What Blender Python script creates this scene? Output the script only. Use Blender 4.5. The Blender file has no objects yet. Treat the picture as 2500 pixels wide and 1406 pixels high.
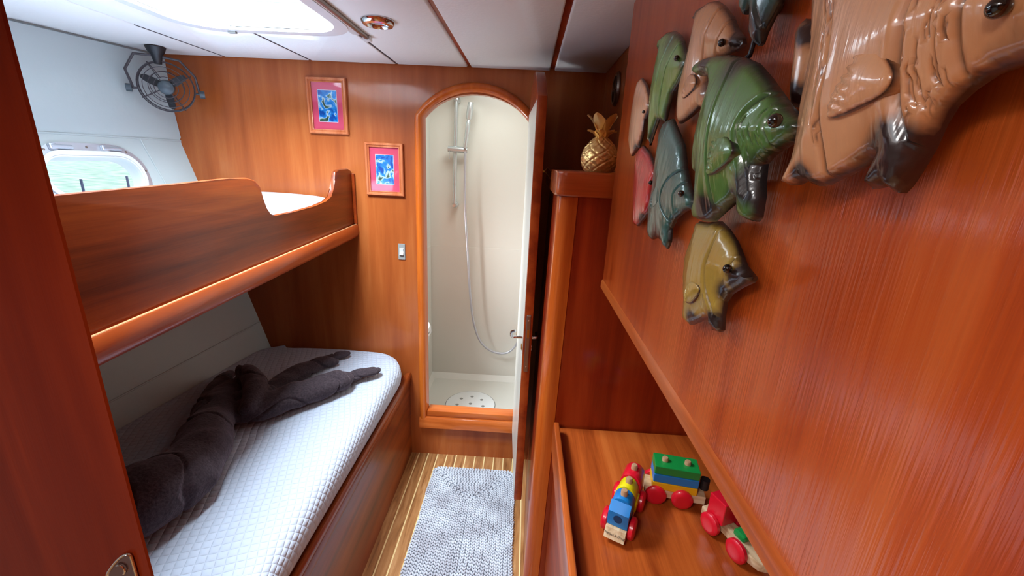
import bpy, bmesh, math, random
from mathutils import Vector, Matrix, noise
from mathutils.geometry import delaunay_2d_cdt
random.seed(7)
S = bpy.context.scene
C = S.collection
R = math.radians

# ------------------------------------------------------------------ camera
cd = bpy.data.cameras.new('camera'); cam = bpy.data.objects.new('camera', cd); C.objects.link(cam)
cd.sensor_width = 36; cd.lens = 1017.787 / 2500 * 36; cd.clip_start = 0.01
rot = Matrix(((0.99821, -0.055306, 0.022766), (0.03764, 0.285127, -0.95775), (0.046478, 0.956893, 0.286698)))
cam.matrix_world = Matrix.Translation((0, 0, 1.5)) @ rot.to_4x4()
S.camera = cam

# ------------------------------------------------------------------ exposure, world, lights
S.view_settings.view_transform = 'Standard'; S.view_settings.look = 'None'
S.view_settings.gamma = 1; S.view_settings.use_curve_mapping = False
S.view_settings.exposure = 0.45
W = bpy.data.worlds.new('sky'); S.world = W; W.use_nodes = True
bg = W.node_tree.nodes['Background']; bg.inputs[0].default_value = (0.80, 0.91, 1.0, 1); bg.inputs[1].default_value = 2.4

def area(name, loc, rotd, sx, sy, power, col=(1, 1, 1)):
    l = bpy.data.lights.new(name, 'AREA'); l.shape = 'RECTANGLE'; l.size = sx; l.size_y = sy
    l.energy = power; l.color = col
    o = bpy.data.objects.new(name, l); C.objects.link(o); o.location = loc
    o.rotation_euler = tuple(R(a) for a in rotd); return o
area('daylight_through_hatch', (-0.80, 1.08, 2.10), (0, 0, 0), 0.42, 0.60, 62, (0.86, 0.94, 1.0))
area('daylight_through_shower_hatch', (-0.25, 2.18, 1.98), (0, 0, 0), 0.4, 0.4, 3.6, (0.95, 1.0, 0.93))
area('added_shower_side_fill', (-1.0, 2.15, 0.95), (0, -90, 0), 0.3, 0.34, 17, (0.95, 0.98, 1.0))  # added fill outside an unseen opening in the shower's left wall
area('added_rear_fill', (-0.50, -0.40, 2.06), (0, 0, 0), 0.55, 0.55, 26, (1.0, 0.95, 0.92))  # added fill behind the camera, brightens the side panel and fish

# ------------------------------------------------------------------ materials
def newmat(name):
    m = bpy.data.materials.new(name); m.use_nodes = True
    nt = m.node_tree; return m, nt, nt.nodes['Principled BSDF'], nt.nodes, nt.links
def rgb(h):
    c = [int(h[i:i+2], 16) / 255 for i in (0, 2, 4)]
    return tuple(x / 12.92 if x <= .04045 else ((x + .055) / 1.055) ** 2.4 for x in c) + (1,)
def setp(p, **k):
    for a, v in k.items():
        p.inputs[a.replace('_', ' ')].default_value = v
def plain(name, hexc, rough=.5, metal=0, coat=0, bump=0, bscale=200, **k):
    m, nt, p, N, L = newmat(name)
    p.inputs['Base Color'].default_value = rgb(hexc); setp(p, Roughness=rough, Metallic=metal, **k)
    p.inputs['Coat Weight'].default_value = coat; p.inputs['Coat Roughness'].default_value = .08
    if bump:
        tc = N.new('ShaderNodeTexCoord'); n = N.new('ShaderNodeTexNoise'); n.inputs['Scale'].default_value = bscale
        n.inputs['Detail'].default_value = 4
        b = N.new('ShaderNodeBump'); b.inputs['Strength'].default_value = bump; b.inputs['Distance'].default_value = .002
        L.new(tc.outputs['Object'], n.inputs['Vector']); L.new(n.outputs['Fac'], b.inputs['Height']); L.new(b.outputs['Normal'], p.inputs['Normal'])
    return m
def ramp(N, stops):
    r = N.new('ShaderNodeValToRGB'); e = r.color_ramp.elements
    e[0].position, e[0].color = stops[0]; e[1].position, e[1].color = stops[-1]
    for pos, c in stops[1:-1]:
        x = e.new(pos); x.color = c
    return r
def wood(name, axis, dark, mid, light, scale=1.0, coat=.5, crough=.12, rough=.38, bump=.15, contrast=1.0, spec=.2):
    """varnished timber, the grain runs along axis"""
    m, nt, p, N, L = newmat(name)
    tc = N.new('ShaderNodeTexCoord')
    def stretched(a, b):
        mp = N.new('ShaderNodeMapping'); s = [b, b, b]; s['XYZ'.index(axis)] = a
        mp.inputs['Scale'].default_value = s; L.new(tc.outputs['Object'], mp.inputs['Vector']); return mp
    mp1 = stretched(.9 * scale, 9 * scale); n1 = N.new('ShaderNodeTexNoise'); n1.inputs['Scale'].default_value = 1.2
    n1.inputs['Detail'].default_value = 5; n1.inputs['Distortion'].default_value = .6; L.new(mp1.outputs[0], n1.inputs['Vector'])
    mp2 = stretched(9 * scale, 420 * scale); n2 = N.new('ShaderNodeTexNoise'); n2.inputs['Scale'].default_value = 1
    n2.inputs['Detail'].default_value = 3; L.new(mp2.outputs[0], n2.inputs['Vector'])
    mp3 = stretched(3 * scale, 45 * scale); n3 = N.new('ShaderNodeTexNoise'); n3.inputs['Scale'].default_value = 1
    n3.inputs['Detail'].default_value = 4; L.new(mp3.outputs[0], n3.inputs['Vector'])
    mx = N.new('ShaderNodeMath'); mx.operation = 'MULTIPLY_ADD'; mx.inputs[1].default_value = .35
    L.new(n3.outputs['Fac'], mx.inputs[0]); L.new(n1.outputs['Fac'], mx.inputs[2])
    mx2 = N.new('ShaderNodeMath'); mx2.operation = 'MULTIPLY_ADD'; mx2.inputs[1].default_value = .16
    L.new(n2.outputs['Fac'], mx2.inputs[0]); L.new(mx.outputs[0], mx2.inputs[2])
    w = .16 / contrast
    r = ramp(N, [(.755 - w, rgb(dark)), (.755, rgb(mid)), (.755 + w, rgb(light))])
    L.new(mx2.outputs[0], r.inputs['Fac']); L.new(r.outputs[0], p.inputs['Base Color'])
    setp(p, Roughness=rough); p.inputs['Specular IOR Level'].default_value = spec; p.inputs['Coat Weight'].default_value = coat; p.inputs['Coat Roughness'].default_value = crough
    b = N.new('ShaderNodeBump'); b.inputs['Strength'].default_value = bump; b.inputs['Distance'].default_value = .0012
    ad = N.new('ShaderNodeMath'); ad.operation = 'MULTIPLY_ADD'; ad.inputs[1].default_value = .6
    L.new(n2.outputs['Fac'], ad.inputs[0]); L.new(n3.outputs['Fac'], ad.inputs[2])
    L.new(ad.outputs[0], b.inputs['Height']); L.new(b.outputs['Normal'], p.inputs['Normal']); L.new(b.outputs['Normal'], p.inputs['Coat Normal'])
    return m

M = {}
M['bulk'] = wood('varnished cherry upright grain', 'Z', '8c421c', 'a05224', 'b06432', coat=.4, contrast=.6)
M['panel'] = wood('varnished cherry side panel', 'Z', 'a83c0e', 'c2521a', 'd0642a', coat=.7, crough=.13, bump=.6)
M['board'] = wood('brown mahogany lengthwise grain', 'Y', '5e260d', '823812', '9a4a18', coat=.35, crough=.2, contrast=.75)
M['rail'] = wood('red mahogany moulding lengthwise', 'Y', '7c2a0c', '943a12', 'a4481a', coat=.4, crough=.1)
M['railz'] = wood('red mahogany moulding upright', 'Z', 'a0420f', 'b85618', 'c86a24', coat=.5, crough=.08)
M['shelf'] = wood('cherry shelf lengthwise', 'Y', '8c3a12', 'b1541f', 'c4672c', coat=.5, crough=.2)
M['column'] = wood('deep red mahogany upright', 'Z', '7c2008', '902c0c', 'a03812', coat=.4, crough=.1)
M['capw'] = wood('cherry cabinet cap', 'X', '8c3410', 'a84818', 'b85a26', coat=.7, crough=.1)
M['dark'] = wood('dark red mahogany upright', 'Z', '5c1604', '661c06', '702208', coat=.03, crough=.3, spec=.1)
M['sill'] = wood('orange cherry crosswise', 'X', 'a04a18', 'c0632a', 'd0763a', coat=.6)
M['pink'] = wood('pale cherry frame', 'Z', 'a8542c', 'c07046', 'cf8258', coat=.5)
M['frameX'] = M['pink']
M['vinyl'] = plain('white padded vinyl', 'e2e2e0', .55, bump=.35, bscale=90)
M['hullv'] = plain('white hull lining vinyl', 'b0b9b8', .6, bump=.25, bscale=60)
M['white'] = plain('white moulded plastic', 'd2d4d4', .35)
M['gel'] = plain('cream gelcoat', 'd4d3ca', .35, coat=.1)
M['tray'] = plain('white drain cover', 'e8ecec', .35)
M['chrome'] = plain('polished chrome', 'd8dadc', .12, metal=1)
M['chrome2'] = plain('soft chrome', 'c4caca', .25, metal=.6)
M['alu'] = plain('satin aluminium', 'c0c4cc', .42, metal=.75)
M['steel'] = plain('brushed steel', '9a8f86', .35, metal=1)
M['brass'] = plain('worn brass', 'c09a50', .3, metal=1)
M['gold'] = plain('gilded ceramic', 'f2cc86', .33, metal=.7, bump=.3, bscale=60)
M['black'] = plain('black plastic', '1b1c20', .45)
M['wire'] = plain('grey coated wire', '3a3438', .5)
M['hub'] = plain('slate plastic', '3d474d', .35)
M['grey'] = plain('grey switch plate', '8d8f8c', .4)
M['mat_pink'] = plain('pink picture mount', 'd8405c', .7)
M['hole'] = plain('dark opening', '0c0a0a', .9)
M['tr_red'] = plain('red toy paint', 'd8122a', .35, coat=.3)
M['tr_blue'] = plain('blue toy paint', '0a7ac4', .4, coat=.2)
M['tr_yel'] = plain('yellow toy paint', 'e2d00a', .4, coat=.2)
M['tr_yel2'] = plain('amber toy paint', 'e8b010', .4, coat=.2)
M['tr_grn'] = plain('green toy paint', '0a8a3c', .4, coat=.2)
M['tr_wood'] = wood('pale beech toy wood', 'X', 'b89470', 'd2b28c', 'e0c8a6', scale=4, coat=0, rough=.6, bump=.1)
M['tr_peg'] = plain('beech peg', 'b8906c', .45)
M['ink'] = plain('black ink', '201a18', .8)

def quilt():
    m, nt, p, N, L = newmat('white quilted cotton')
    p.inputs['Base Color'].default_value = rgb('b0b8c8'); setp(p, Roughness=.85); p.inputs['Sheen Weight'].default_value = .2
    tc = N.new('ShaderNodeTexCoord'); sx = N.new('ShaderNodeSeparateXYZ'); L.new(tc.outputs['Object'], sx.inputs[0])
    nz = N.new('ShaderNodeTexNoise'); nz.inputs['Scale'].default_value = 6; L.new(tc.outputs['Object'], nz.inputs['Vector'])
    def mth(op, a, b=None, c=None):
        n = N.new('ShaderNodeMath'); n.operation = op
        for i, v in enumerate((a, b, c)):
            if v is None: continue
            if isinstance(v, (int, float)): n.inputs[i].default_value = v
            else: L.new(v, n.inputs[i])
        return n.outputs[0]
    xz = mth('SUBTRACT', sx.outputs[0], sx.outputs[2])
    u = mth('MULTIPLY_ADD', sx.outputs[1], .36, mth('MULTIPLY', xz, .93)); v = mth('SUBTRACT', mth('MULTIPLY', sx.outputs[1], .93), mth('MULTIPLY', xz, .36))
    K = math.pi / .021
    def pil(t):
        t = mth('MULTIPLY_ADD', nz.outputs['Fac'], .02, t)
        s = mth('ABSOLUTE', mth('SINE', mth('MULTIPLY', t, K)))
        return mth('POWER', s, .45)
    h = mth('MULTIPLY', pil(u), pil(v))
    b = N.new('ShaderNodeBump'); b.inputs['Strength'].default_value = .7; b.inputs['Distance'].default_value = .004
    L.new(h, b.inputs['Height']); L.new(b.outputs['Normal'], p.inputs['Normal'])
    return m
M['quilt'] = quilt()

def fleece():
    m, nt, p, N, L = newmat('dark plum fleece')
    tc = N.new('ShaderNodeTexCoord'); n = N.new('ShaderNodeTexNoise'); n.inputs['Scale'].default_value = 160; n.inputs['Detail'].default_value = 6
    L.new(tc.outputs['Object'], n.inputs['Vector'])
    r = ramp(N, [(.3, rgb('241a20')), (.7, rgb('40343a'))]); L.new(n.outputs['Fac'], r.inputs['Fac']); L.new(r.outputs[0], p.inputs['Base Color'])
    setp(p, Roughness=.95); p.inputs['Sheen Weight'].default_value = .6; p.inputs['Sheen Roughness'].default_value = .4
    p.inputs['Sheen Tint'].default_value = rgb('8a767e')
    b = N.new('ShaderNodeBump'); b.inputs['Strength'].default_value = .8; b.inputs['Distance'].default_value = .003
    L.new(n.outputs['Fac'], b.inputs['Height']); L.new(b.outputs['Normal'], p.inputs['Normal'])
    return m
M['fleece'] = fleece()

def rugm():
    m, nt, p, N, L = newmat('pale grey cotton cord')
    tc = N.new('ShaderNodeTexCoord'); n = N.new('ShaderNodeTexNoise'); n.inputs['Scale'].default_value = 9; n.inputs['Detail'].default_value = 5
    L.new(tc.outputs['Object'], n.inputs['Vector'])
    r = ramp(N, [(.35, rgb('aeb0ba')), (.65, rgb('ccd2dc'))]); L.new(n.outputs['Fac'], r.inputs['Fac']); L.new(r.outputs[0], p.inputs['Base Color'])
    setp(p, Roughness=.9)
    n2 = N.new('ShaderNodeTexNoise'); n2.inputs['Scale'].default_value = 500; L.new(tc.outputs['Object'], n2.inputs['Vector'])
    b = N.new('ShaderNodeBump'); b.inputs['Strength'].default_value = .4; b.inputs['Distance'].default_value = .001
    L.new(n2.outputs['Fac'], b.inputs['Height']); L.new(b.outputs['Normal'], p.inputs['Normal'])
    return m
M['rug'] = rugm()

def floorm():
    m, nt, p, N, L = newmat('teak and holly sole')
    tc = N.new('ShaderNodeTexCoord'); sx = N.new('ShaderNodeSeparateXYZ'); L.new(tc.outputs['Object'], sx.inputs[0])
    def mth(op, a, b=None):
        n = N.new('ShaderNodeMath'); n.operation = op
        for i, v in enumerate((a, b)):
            if v is None: continue
            if isinstance(v, (int, float)): n.inputs[i].default_value = v
            else: L.new(v, n.inputs[i])
        return n.outputs[0]
    t = mth('DIVIDE', mth('ADD', sx.outputs[0], .4945 + .5 * 40 * .0 + 10 * .0497), .0497)
    fr = mth('FRACT', t); idx = mth('FLOOR', t)
    d = mth('MINIMUM', fr, mth('SUBTRACT', 1.0, fr)); line = mth('LESS_THAN', d, .055)
    mp = N.new('ShaderNodeMapping'); mp.inputs['Scale'].default_value = (26, 2.5, 10); 
    cx = N.new('ShaderNodeCombineXYZ'); L.new(mth('ADD', sx.outputs[0], mth('MULTIPLY', idx, 3.7)), cx.inputs[0]); L.new(mth('ADD', sx.outputs[1], mth('MULTIPLY', idx, 1.3)), cx.inputs[1])
    L.new(cx.outputs[0], mp.inputs['Vector'])
    n = N.new('ShaderNodeTexNoise'); n.inputs['Scale'].default_value = 1.6; n.inputs['Detail'].default_value = 7; n.inputs['Distortion'].default_value = 1.2; L.new(mp.outputs[0], n.inputs['Vector'])
    r = ramp(N, [(.3, rgb('7a4c28')), (.5, rgb('a87444')), (.7, rgb('c09060'))]); L.new(n.outputs['Fac'], r.inputs['Fac'])
    mix = N.new('ShaderNodeMix'); mix.data_type = 'RGBA'; L.new(line, mix.inputs[0]); L.new(r.outputs[0], mix.inputs[6]); mix.inputs[7].default_value = rgb('ecd49a')
    L.new(mix.outputs[2], p.inputs['Base Color']); setp(p, Roughness=.35); p.inputs['Coat Weight'].default_value = .3
    return m
M['floor'] = floorm()

def fishm(name, main, edge, second=None):
    """glazed carved fish: burnt edges are a colour attribute (0 = main colour, 1 = burnt)"""
    m, nt, p, N, L = newmat(name)
    at = N.new('ShaderNodeAttribute'); at.attribute_name = 'burn'
    tc = N.new('ShaderNodeTexCoord'); n = N.new('ShaderNodeTexNoise'); n.inputs['Scale'].default_value = 28; n.inputs['Detail'].default_value = 6
    L.new(tc.outputs['Object'], n.inputs['Vector'])
    a = N.new('ShaderNodeMath'); a.operation = 'MULTIPLY_ADD'; a.inputs[1].default_value = .5; L.new(n.outputs['Fac'], a.inputs[0]); L.new(at.outputs['Fac'], a.inputs[2])
    r = ramp(N, [(.3, rgb(main)), (.62, rgb(second or main)), (.98, rgb(edge))]); L.new(a.outputs[0], r.inputs['Fac']); L.new(r.outputs[0], p.inputs['Base Color'])
    setp(p, Roughness=.38); p.inputs['Coat Weight'].default_value = .8; p.inputs['Coat Roughness'].default_value = .1
    mp = N.new('ShaderNodeMapping'); mp.inputs['Scale'].default_value = (60, 170, 18); L.new(tc.outputs['Object'], mp.inputs['Vector'])
    n2 = N.new('ShaderNodeTexNoise'); n2.inputs['Scale'].default_value = 1; n2.inputs['Detail'].default_value = 3; L.new(mp.outputs[0], n2.inputs['Vector'])
    b = N.new('ShaderNodeBump'); b.inputs['Strength'].default_value = .55; b.inputs['Distance'].default_value = .0015
    L.new(n2.outputs['Fac'], b.inputs['Height']); L.new(b.outputs['Normal'], p.inputs['Normal']); L.new(b.outputs['Normal'], p.inputs['Coat Normal'])
    return m
M['f_tan'] = fishm('tan glazed fish', 'e0a474', '2a1412', 'c98a5a')
M['f_green'] = fishm('green glazed fish', '54863a', '1c1a1c', '41682c')
M['f_lgreen'] = fishm('light green glazed fish', '74a04c', '1c1c1a', '5a7e3c')
M['f_teal'] = fishm('teal glazed fish', '3c7268', '141416', '2f5650')
M['f_red'] = fishm('red glazed fish', 'd02a26', '30100e', 'b0201c')
M['f_olive'] = fishm('olive glazed fish', 'b09238', '22120e', '947830')
M['f_pale'] = fishm('pale pink tan fish', 'e6ae86', '382020', 'cf9068')
M['eye'] = plain('black glass eye', '080808', .1, coat=1)

def glassm():
    m, nt, p, N, L = newmat('clear acrylic pane')
    out = N['Material Output']; N.remove(p)
    tr = N.new('ShaderNodeBsdfTransparent'); tr.inputs[0].default_value = (.95, .98, 1, 1); gl = N.new('ShaderNodeBsdfGlossy'); gl.inputs['Roughness'].default_value = .05
    mx = N.new('ShaderNodeMixShader'); mx.inputs[0].default_value = .04
    L.new(tr.outputs[0], mx.inputs[1]); L.new(gl.outputs[0], mx.inputs[2]); L.new(mx.outputs[0], out.inputs[0])
    return m
M['glass'] = glassm()
def waterm():
    m, nt, p, N, L = newmat('pale green water')
    tc = N.new('ShaderNodeTexCoord'); mp = N.new('ShaderNodeMapping'); mp.inputs['Scale'].default_value = (1.6, 2.6, 1); L.new(tc.outputs['Object'], mp.inputs['Vector'])
    n = N.new('ShaderNodeTexNoise'); n.inputs['Scale'].default_value = .8; n.inputs['Detail'].default_value = 8; L.new(mp.outputs[0], n.inputs['Vector'])
    r = ramp(N, [(.35, rgb('567661')), (.5, rgb('7d967c')), (.65, rgb('a4b08e'))]); L.new(n.outputs['Fac'], r.inputs['Fac']); L.new(r.outputs[0], p.inputs['Base Color'])
    setp(p, Roughness=.6); return m
M['water'] = waterm()
def artm(name, k):
    m, nt, p, N, L = newmat(name)
    tc = N.new('ShaderNodeTexCoord'); n = N.new('ShaderNodeTexNoise'); n.inputs['Scale'].default_value = 26; n.inputs['Detail'].default_value = 7; n.inputs['Distortion'].default_value = .8
    mp = N.new('ShaderNodeMapping'); mp.inputs['Location'].default_value = (k, k * 2, k); L.new(tc.outputs['Object'], mp.inputs['Vector']); L.new(mp.outputs[0], n.inputs['Vector'])
    r = ramp(N, [(.38, rgb('0a4f9c')), (.5, rgb('1b8bd0')), (.56, rgb('c8d8d8')), (.6, rgb('4a6a50')), (.7, rgb('1c3a34'))])
    L.new(n.outputs['Fac'], r.inputs['Fac']); L.new(r.outputs[0], p.inputs['Base Color']); setp(p, Roughness=.15); return m
M['art1'] = artm('blue bay picture', 1.3); M['art2'] = artm('blue coast picture', 4.1)

# ------------------------------------------------------------------ building helpers
OFF = {}
def tag(o, label=None, cat=None, group=None, kind=None):
    if label: o['label'] = label
    if cat: o['category'] = cat
    if group: o['group'] = group
    if kind: o['kind'] = kind
    return o
def thing(name, loc=(0, 0, 0), label=None, cat=None, group=None, rotz=0, kind=None):
    o = bpy.data.objects.new(name, None); C.objects.link(o); o.location = loc; o.rotation_euler = (0, 0, rotz)
    o.empty_display_size = .05; OFF[o.name] = Vector(loc) if not rotz else Vector((0, 0, 0))
    return tag(o, label, cat, group, kind)
def obj(name, bm, mat, parent=None, smooth=False, local=False, angle=None, origin=None):
    """links bm as ONE object; vertices are in world space and are shifted into the parent's space"""
    off = Vector((0, 0, 0))
    if parent is not None and not local: off = OFF.get(parent.name, off)
    elif origin is not None: off = Vector(origin)
    if off.length: bmesh.ops.translate(bm, verts=bm.verts, vec=-off)
    bmesh.ops.recalc_face_normals(bm, faces=bm.faces)
    me = bpy.data.meshes.new(name)
    if smooth:
        for f in bm.faces: f.smooth = True
        lim = R(angle or 40)
        for e in bm.edges:
            if len(e.link_faces) == 2 and e.calc_face_angle(0) > lim: e.smooth = False
    bm.to_mesh(me); bm.free(); me.materials.append(mat)
    o = bpy.data.objects.new(name, me); C.objects.link(o)
    if parent is not None:
        o.parent = parent; OFF[o.name] = OFF.get(parent.name, Vector((0, 0, 0)))
        if local: OFF[o.name] = Vector((0, 0, 0))
    elif origin is not None: o.location = origin; OFF[o.name] = Vector(origin)
    return o
def struct(o): o['kind'] = 'structure'; return o
def box(bm, x0, x1, y0, y1, z0, z1, bev=0, seg=2, mat=None):
    vs = [bm.verts.new((x, y, z)) for x in (x0, x1) for y in (y0, y1) for z in (z0, z1)]
    F = [(0, 1, 3, 2), (4, 6, 7, 5), (0, 4, 5, 1), (2, 3, 7, 6), (0, 2, 6, 4), (1, 5, 7, 3)]
    fs = [bm.faces.new([vs[i] for i in f]) for f in F]
    if mat is not None: bmesh.ops.transform(bm, matrix=mat, verts=vs)
    if bev:
        es = list({e for f in fs for e in f.edges})
        bmesh.ops.bevel(bm, geom=es, offset=bev, segments=seg, profile=.5, affect='EDGES')
    return vs
def B(*a, **k):
    bm = bmesh.new(); box(bm, *a, **k); return bm
def prism(bm, pts, a0, a1, axis='X', bev=0, seg=2, mat=None):
    """polygon pts (two coordinates) swept from a0 to a1 along axis"""
    def P(a, q):
        return {'X': (a, q[0], q[1]), 'Y': (q[0], a, q[1]), 'Z': (q[0], q[1], a)}[axis]
    A = [bm.verts.new(P(a0, q)) for q in pts]; D = [bm.verts.new(P(a1, q)) for q in pts]
    n = len(pts); f0 = bm.faces.new(A); f1 = bm.faces.new(D[::-1])
    for i in range(n): bm.faces.new((A[i], D[i], D[(i + 1) % n], A[(i + 1) % n]))
    if mat is not None: bmesh.ops.transform(bm, matrix=mat, verts=A + D)
    if bev:
        es = list(f0.edges) + list(f1.edges)
        bmesh.ops.bevel(bm, geom=es, offset=bev, segments=seg, profile=.5, affect='EDGES')
    return A + D
def tube(bm, path, r, n=10, closed=False, flat=1.0, caps=True, up=None):
    path = [Vector(p) for p in path]; m = len(path); rings = []
    rs = r if isinstance(r, (list, tuple)) else [r] * m
    prev = None
    for i, p in enumerate(path):
        if closed: t = path[(i + 1) % m] - path[i - 1]
        else: t = path[min(i + 1, m - 1)] - path[max(i - 1, 0)]
        t.normalize()
        if prev is None:
            a = Vector(up) if up else (Vector((0, 0, 1)) if abs(t.z) < .9 else Vector((1, 0, 0)))
        else: a = prev
        a = (a - t * a.dot(t)).normalized(); prev = a; b = t.cross(a)
        rings.append([bm.verts.new(p + a * math.cos(k * 2 * math.pi / n) * rs[i] * flat + b * math.sin(k * 2 * math.pi / n) * rs[i]) for k in range(n)])
    for i in range(m if closed else m - 1):
        A, D = rings[i], rings[(i + 1) % m]
        for k in range(n): bm.faces.new((A[k], A[(k + 1) % n], D[(k + 1) % n], D[k]))
    if caps and not closed:
        bm.faces.new(rings[0][::-1]); bm.faces.new(rings[-1])
def smoothpath(pts, k=8, closed=False):
    out = []; P = [Vector(p) for p in pts]; n = len(P)
    rng = range(n) if closed else range(n - 1)
    for i in rng:
        if closed: a, b, c, d = P[i - 1], P[i], P[(i + 1) % n], P[(i + 2) % n]
        else: a, b, c, d = P[max(i - 1, 0)], P[i], P[i + 1], P[min(i + 2, n - 1)]
        for j in range(k):
            t = j / k
            out.append(.5 * ((2 * b) + (c - a) * t + (2 * a - 5 * b + 4 * c - d) * t * t + (3 * b - a - 3 * c + d) * t ** 3))
    if not closed: out.append(P[-1])
    return out
def lathe(bm, prof, c=(0, 0, 0), n=32, axis='Z', mat=None, ang=None):
    """prof = (radius, height) pairs spun round axis through c"""
    vs = []; rings = []
    for (r, h) in prof:
        ring = []
        for k in range(n):
            a = 2 * math.pi * k / n; x, y = r * math.cos(a), r * math.sin(a)
            q = {'Z': (x, y, h), 'Y': (x, h, y), 'X': (h, x, y)}[axis]
            v = bm.verts.new(q); ring.append(v); vs.append(v)
        rings.append(ring)
    for A, D in zip(rings, rings[1:]):
        for k in range(n): bm.faces.new((A[k], A[(k + 1) % n], D[(k + 1) % n], D[k]))
    if prof[0][0] > 1e-6: bm.faces.new(rings[0][::-1])
    if prof[-1][0] > 1e-6: bm.faces.new(rings[-1])
    bmesh.ops.remove_doubles(bm, verts=vs, dist=1e-6)
    vs = [v for v in vs if v.is_valid]
    if mat is not None: bmesh.ops.transform(bm, matrix=mat, verts=vs)
    bmesh.ops.translate(bm, verts=vs, vec=c)
    return vs
def rrect(w, h, r, n=8, cx=0, cy=0):
    """rounded rectangle, half sizes w, h"""
    out = []
    for (sx, sy, a0) in ((1, 1, 0), (-1, 1, 90), (-1, -1, 180), (1, -1, 270)):
        for k in range(n + 1):
            a = R(a0 + 90 * k / n)
            out.append((cx + sx * (w - r) + r * math.cos(a), cy + sy * (h - r) + r * math.sin(a)))
    return out
def cut(o, cutbm):
    """subtract cutbm from o for good"""
    bmesh.ops.recalc_face_normals(cutbm, faces=cutbm.faces)
    me = bpy.data.meshes.new('c'); cutbm.to_mesh(me); cutbm.free()
    c = bpy.data.objects.new('c', me); C.objects.link(c)
    if o.parent is None: c.location = (0, 0, 0)
    m = o.modifiers.new('b', 'BOOLEAN'); m.operation = 'DIFFERENCE'; m.object = c; m.solver = 'EXACT'
    bake(o); bpy.data.objects.remove(c)
def bake(o):
    bpy.context.view_layer.update(); dg = bpy.context.evaluated_depsgraph_get()
    me = bpy.data.meshes.new_from_object(o.evaluated_get(dg)); o.modifiers.clear(); o.data = me
def ring_prism(bm, outer, inner, a0, a1, axis='X', mat=None):
    """frame between two loops with equal point counts"""
    def P(a, q): return {'X': (a, q[0], q[1]), 'Y': (q[0], a, q[1]), 'Z': (q[0], q[1], a)}[axis]
    V = [[bm.verts.new(P(a, q)) for q in loop] for a in (a0, a1) for loop in (outer, inner)]
    n = len(outer); o0, i0, o1, i1 = V
    for k in range(n):
        j = (k + 1) % n
        bm.faces.new((o0[k], o0[j], i0[j], i0[k])); bm.faces.new((o1[k], i1[k], i1[j], o1[j]))
        bm.faces.new((o0[k], o1[k], o1[j], o0[j])); bm.faces.new((i0[k], i0[j], i1[j], i1[k]))
    vs = [v for l in V for v in l]
    if mat is not None: bmesh.ops.transform(bm, matrix=mat, verts=vs)
    return vs
def loft(bm, sections, closed=True, capends=True):
    rings = [[bm.verts.new(p) for p in s] for s in sections]; n = len(rings[0])
    for A, D in zip(rings, rings[1:]):
        for k in range(n if closed else n - 1): bm.faces.new((A[k], A[(k + 1) % n], D[(k + 1) % n], D[k]))
    if capends and closed: bm.faces.new(rings[0][::-1]); bm.faces.new(rings[-1])
    return rings

D = 1.86     # the bulkhead with the arched door
H = 1.86     # headroom
# ------------------------------------------------------------------ floor, bulkhead, hull side
fl = struct(obj('floor', B(-1.4, 1.2, -1.3, D, -.03, 0), M['floor']))
hullprof = [(0.0, -1.06), (.45, -1.19), (.583, -1.235), (.846, -1.309), (1.362, -1.465), (1.52, -1.512), (1.66, -1.53), (1.83, -1.53), (1.95, -1.53)]
def hx(y, z):
    for (z0, x0), (z1, x1) in zip(hullprof, hullprof[1:]):
        if z <= z1: break
    x = x0 + (x1 - x0) * (z - z0) / (z1 - z0)
    return x - (D - y) * (.13 + .12 * (z - .6) / 1.23)
bm = bmesh.new()
ys = [-1.3 + i * (D + 1.3) / 40 for i in range(41)]; zs_ = [1.95 * i / 40 for i in range(41)]
g0 = [[bm.verts.new((hx(y, z), y, z)) for z in zs_] for y in ys]; g1 = [[bm.verts.new((hx(y, z) - .05, y, z)) for z in zs_] for y in ys]
for i in range(40):
    for j in range(40):
        bm.faces.new((g0[i][j], g0[i + 1][j], g0[i + 1][j + 1], g0[i][j + 1])); bm.faces.new((g1[i][j], g1[i][j + 1], g1[i + 1][j + 1], g1[i + 1][j]))
    bm.faces.new((g0[i][0], g1[i][0], g1[i + 1][0], g0[i + 1][0])); bm.faces.new((g0[i][40], g0[i + 1][40], g1[i + 1][40], g1[i][40]))
    bm.faces.new((g0[0][i], g0[0][i + 1], g1[0][i + 1], g1[0][i])); bm.faces.new((g0[40][i], g1[40][i], g1[40][i + 1], g0[40][i + 1]))
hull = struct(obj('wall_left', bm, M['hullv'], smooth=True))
# port frame: P0 centre of the frame plane, u along the hull, v up the hull, n inward
P0 = Vector((-1.56, 1.5, 1.43)); pu = Vector((.206, .979, 0)).normalized(); pv = Vector((-.267, .056, .962)).normalized(); pn = Vector((.941, -.198, .273)).normalized()
PM = Matrix.Translation(P0) @ Matrix((pu, pv, pn)).transposed().to_4x4()      # local x = u, y = v, z = n
bm = bmesh.new(); prism(bm, rrect(.152, .071, .068, 10, 0, -.047), -.2, .2, 'Z', mat=PM); cut(hull, bm)

# seams of the hull lining, raised welts lying on it
def hullwelt(name, yz):
    b = bmesh.new(); tube(b, [(hx(y, z) + .001, y, z) for y, z in yz], .0035, 8); return obj(name, b, M['hullv'], hull, smooth=True)
hullwelt('welt', [(1.86 - i * .1, 1.525) for i in range(0, 22)])
hullwelt('welt', [(1.70 + .002 * i, 1.525 - i * .02) for i in range(0, 15)])
hullwelt('welt', [(1.855 - i * .1, .70 - .004 * i) for i in range(0, 14)])
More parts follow.
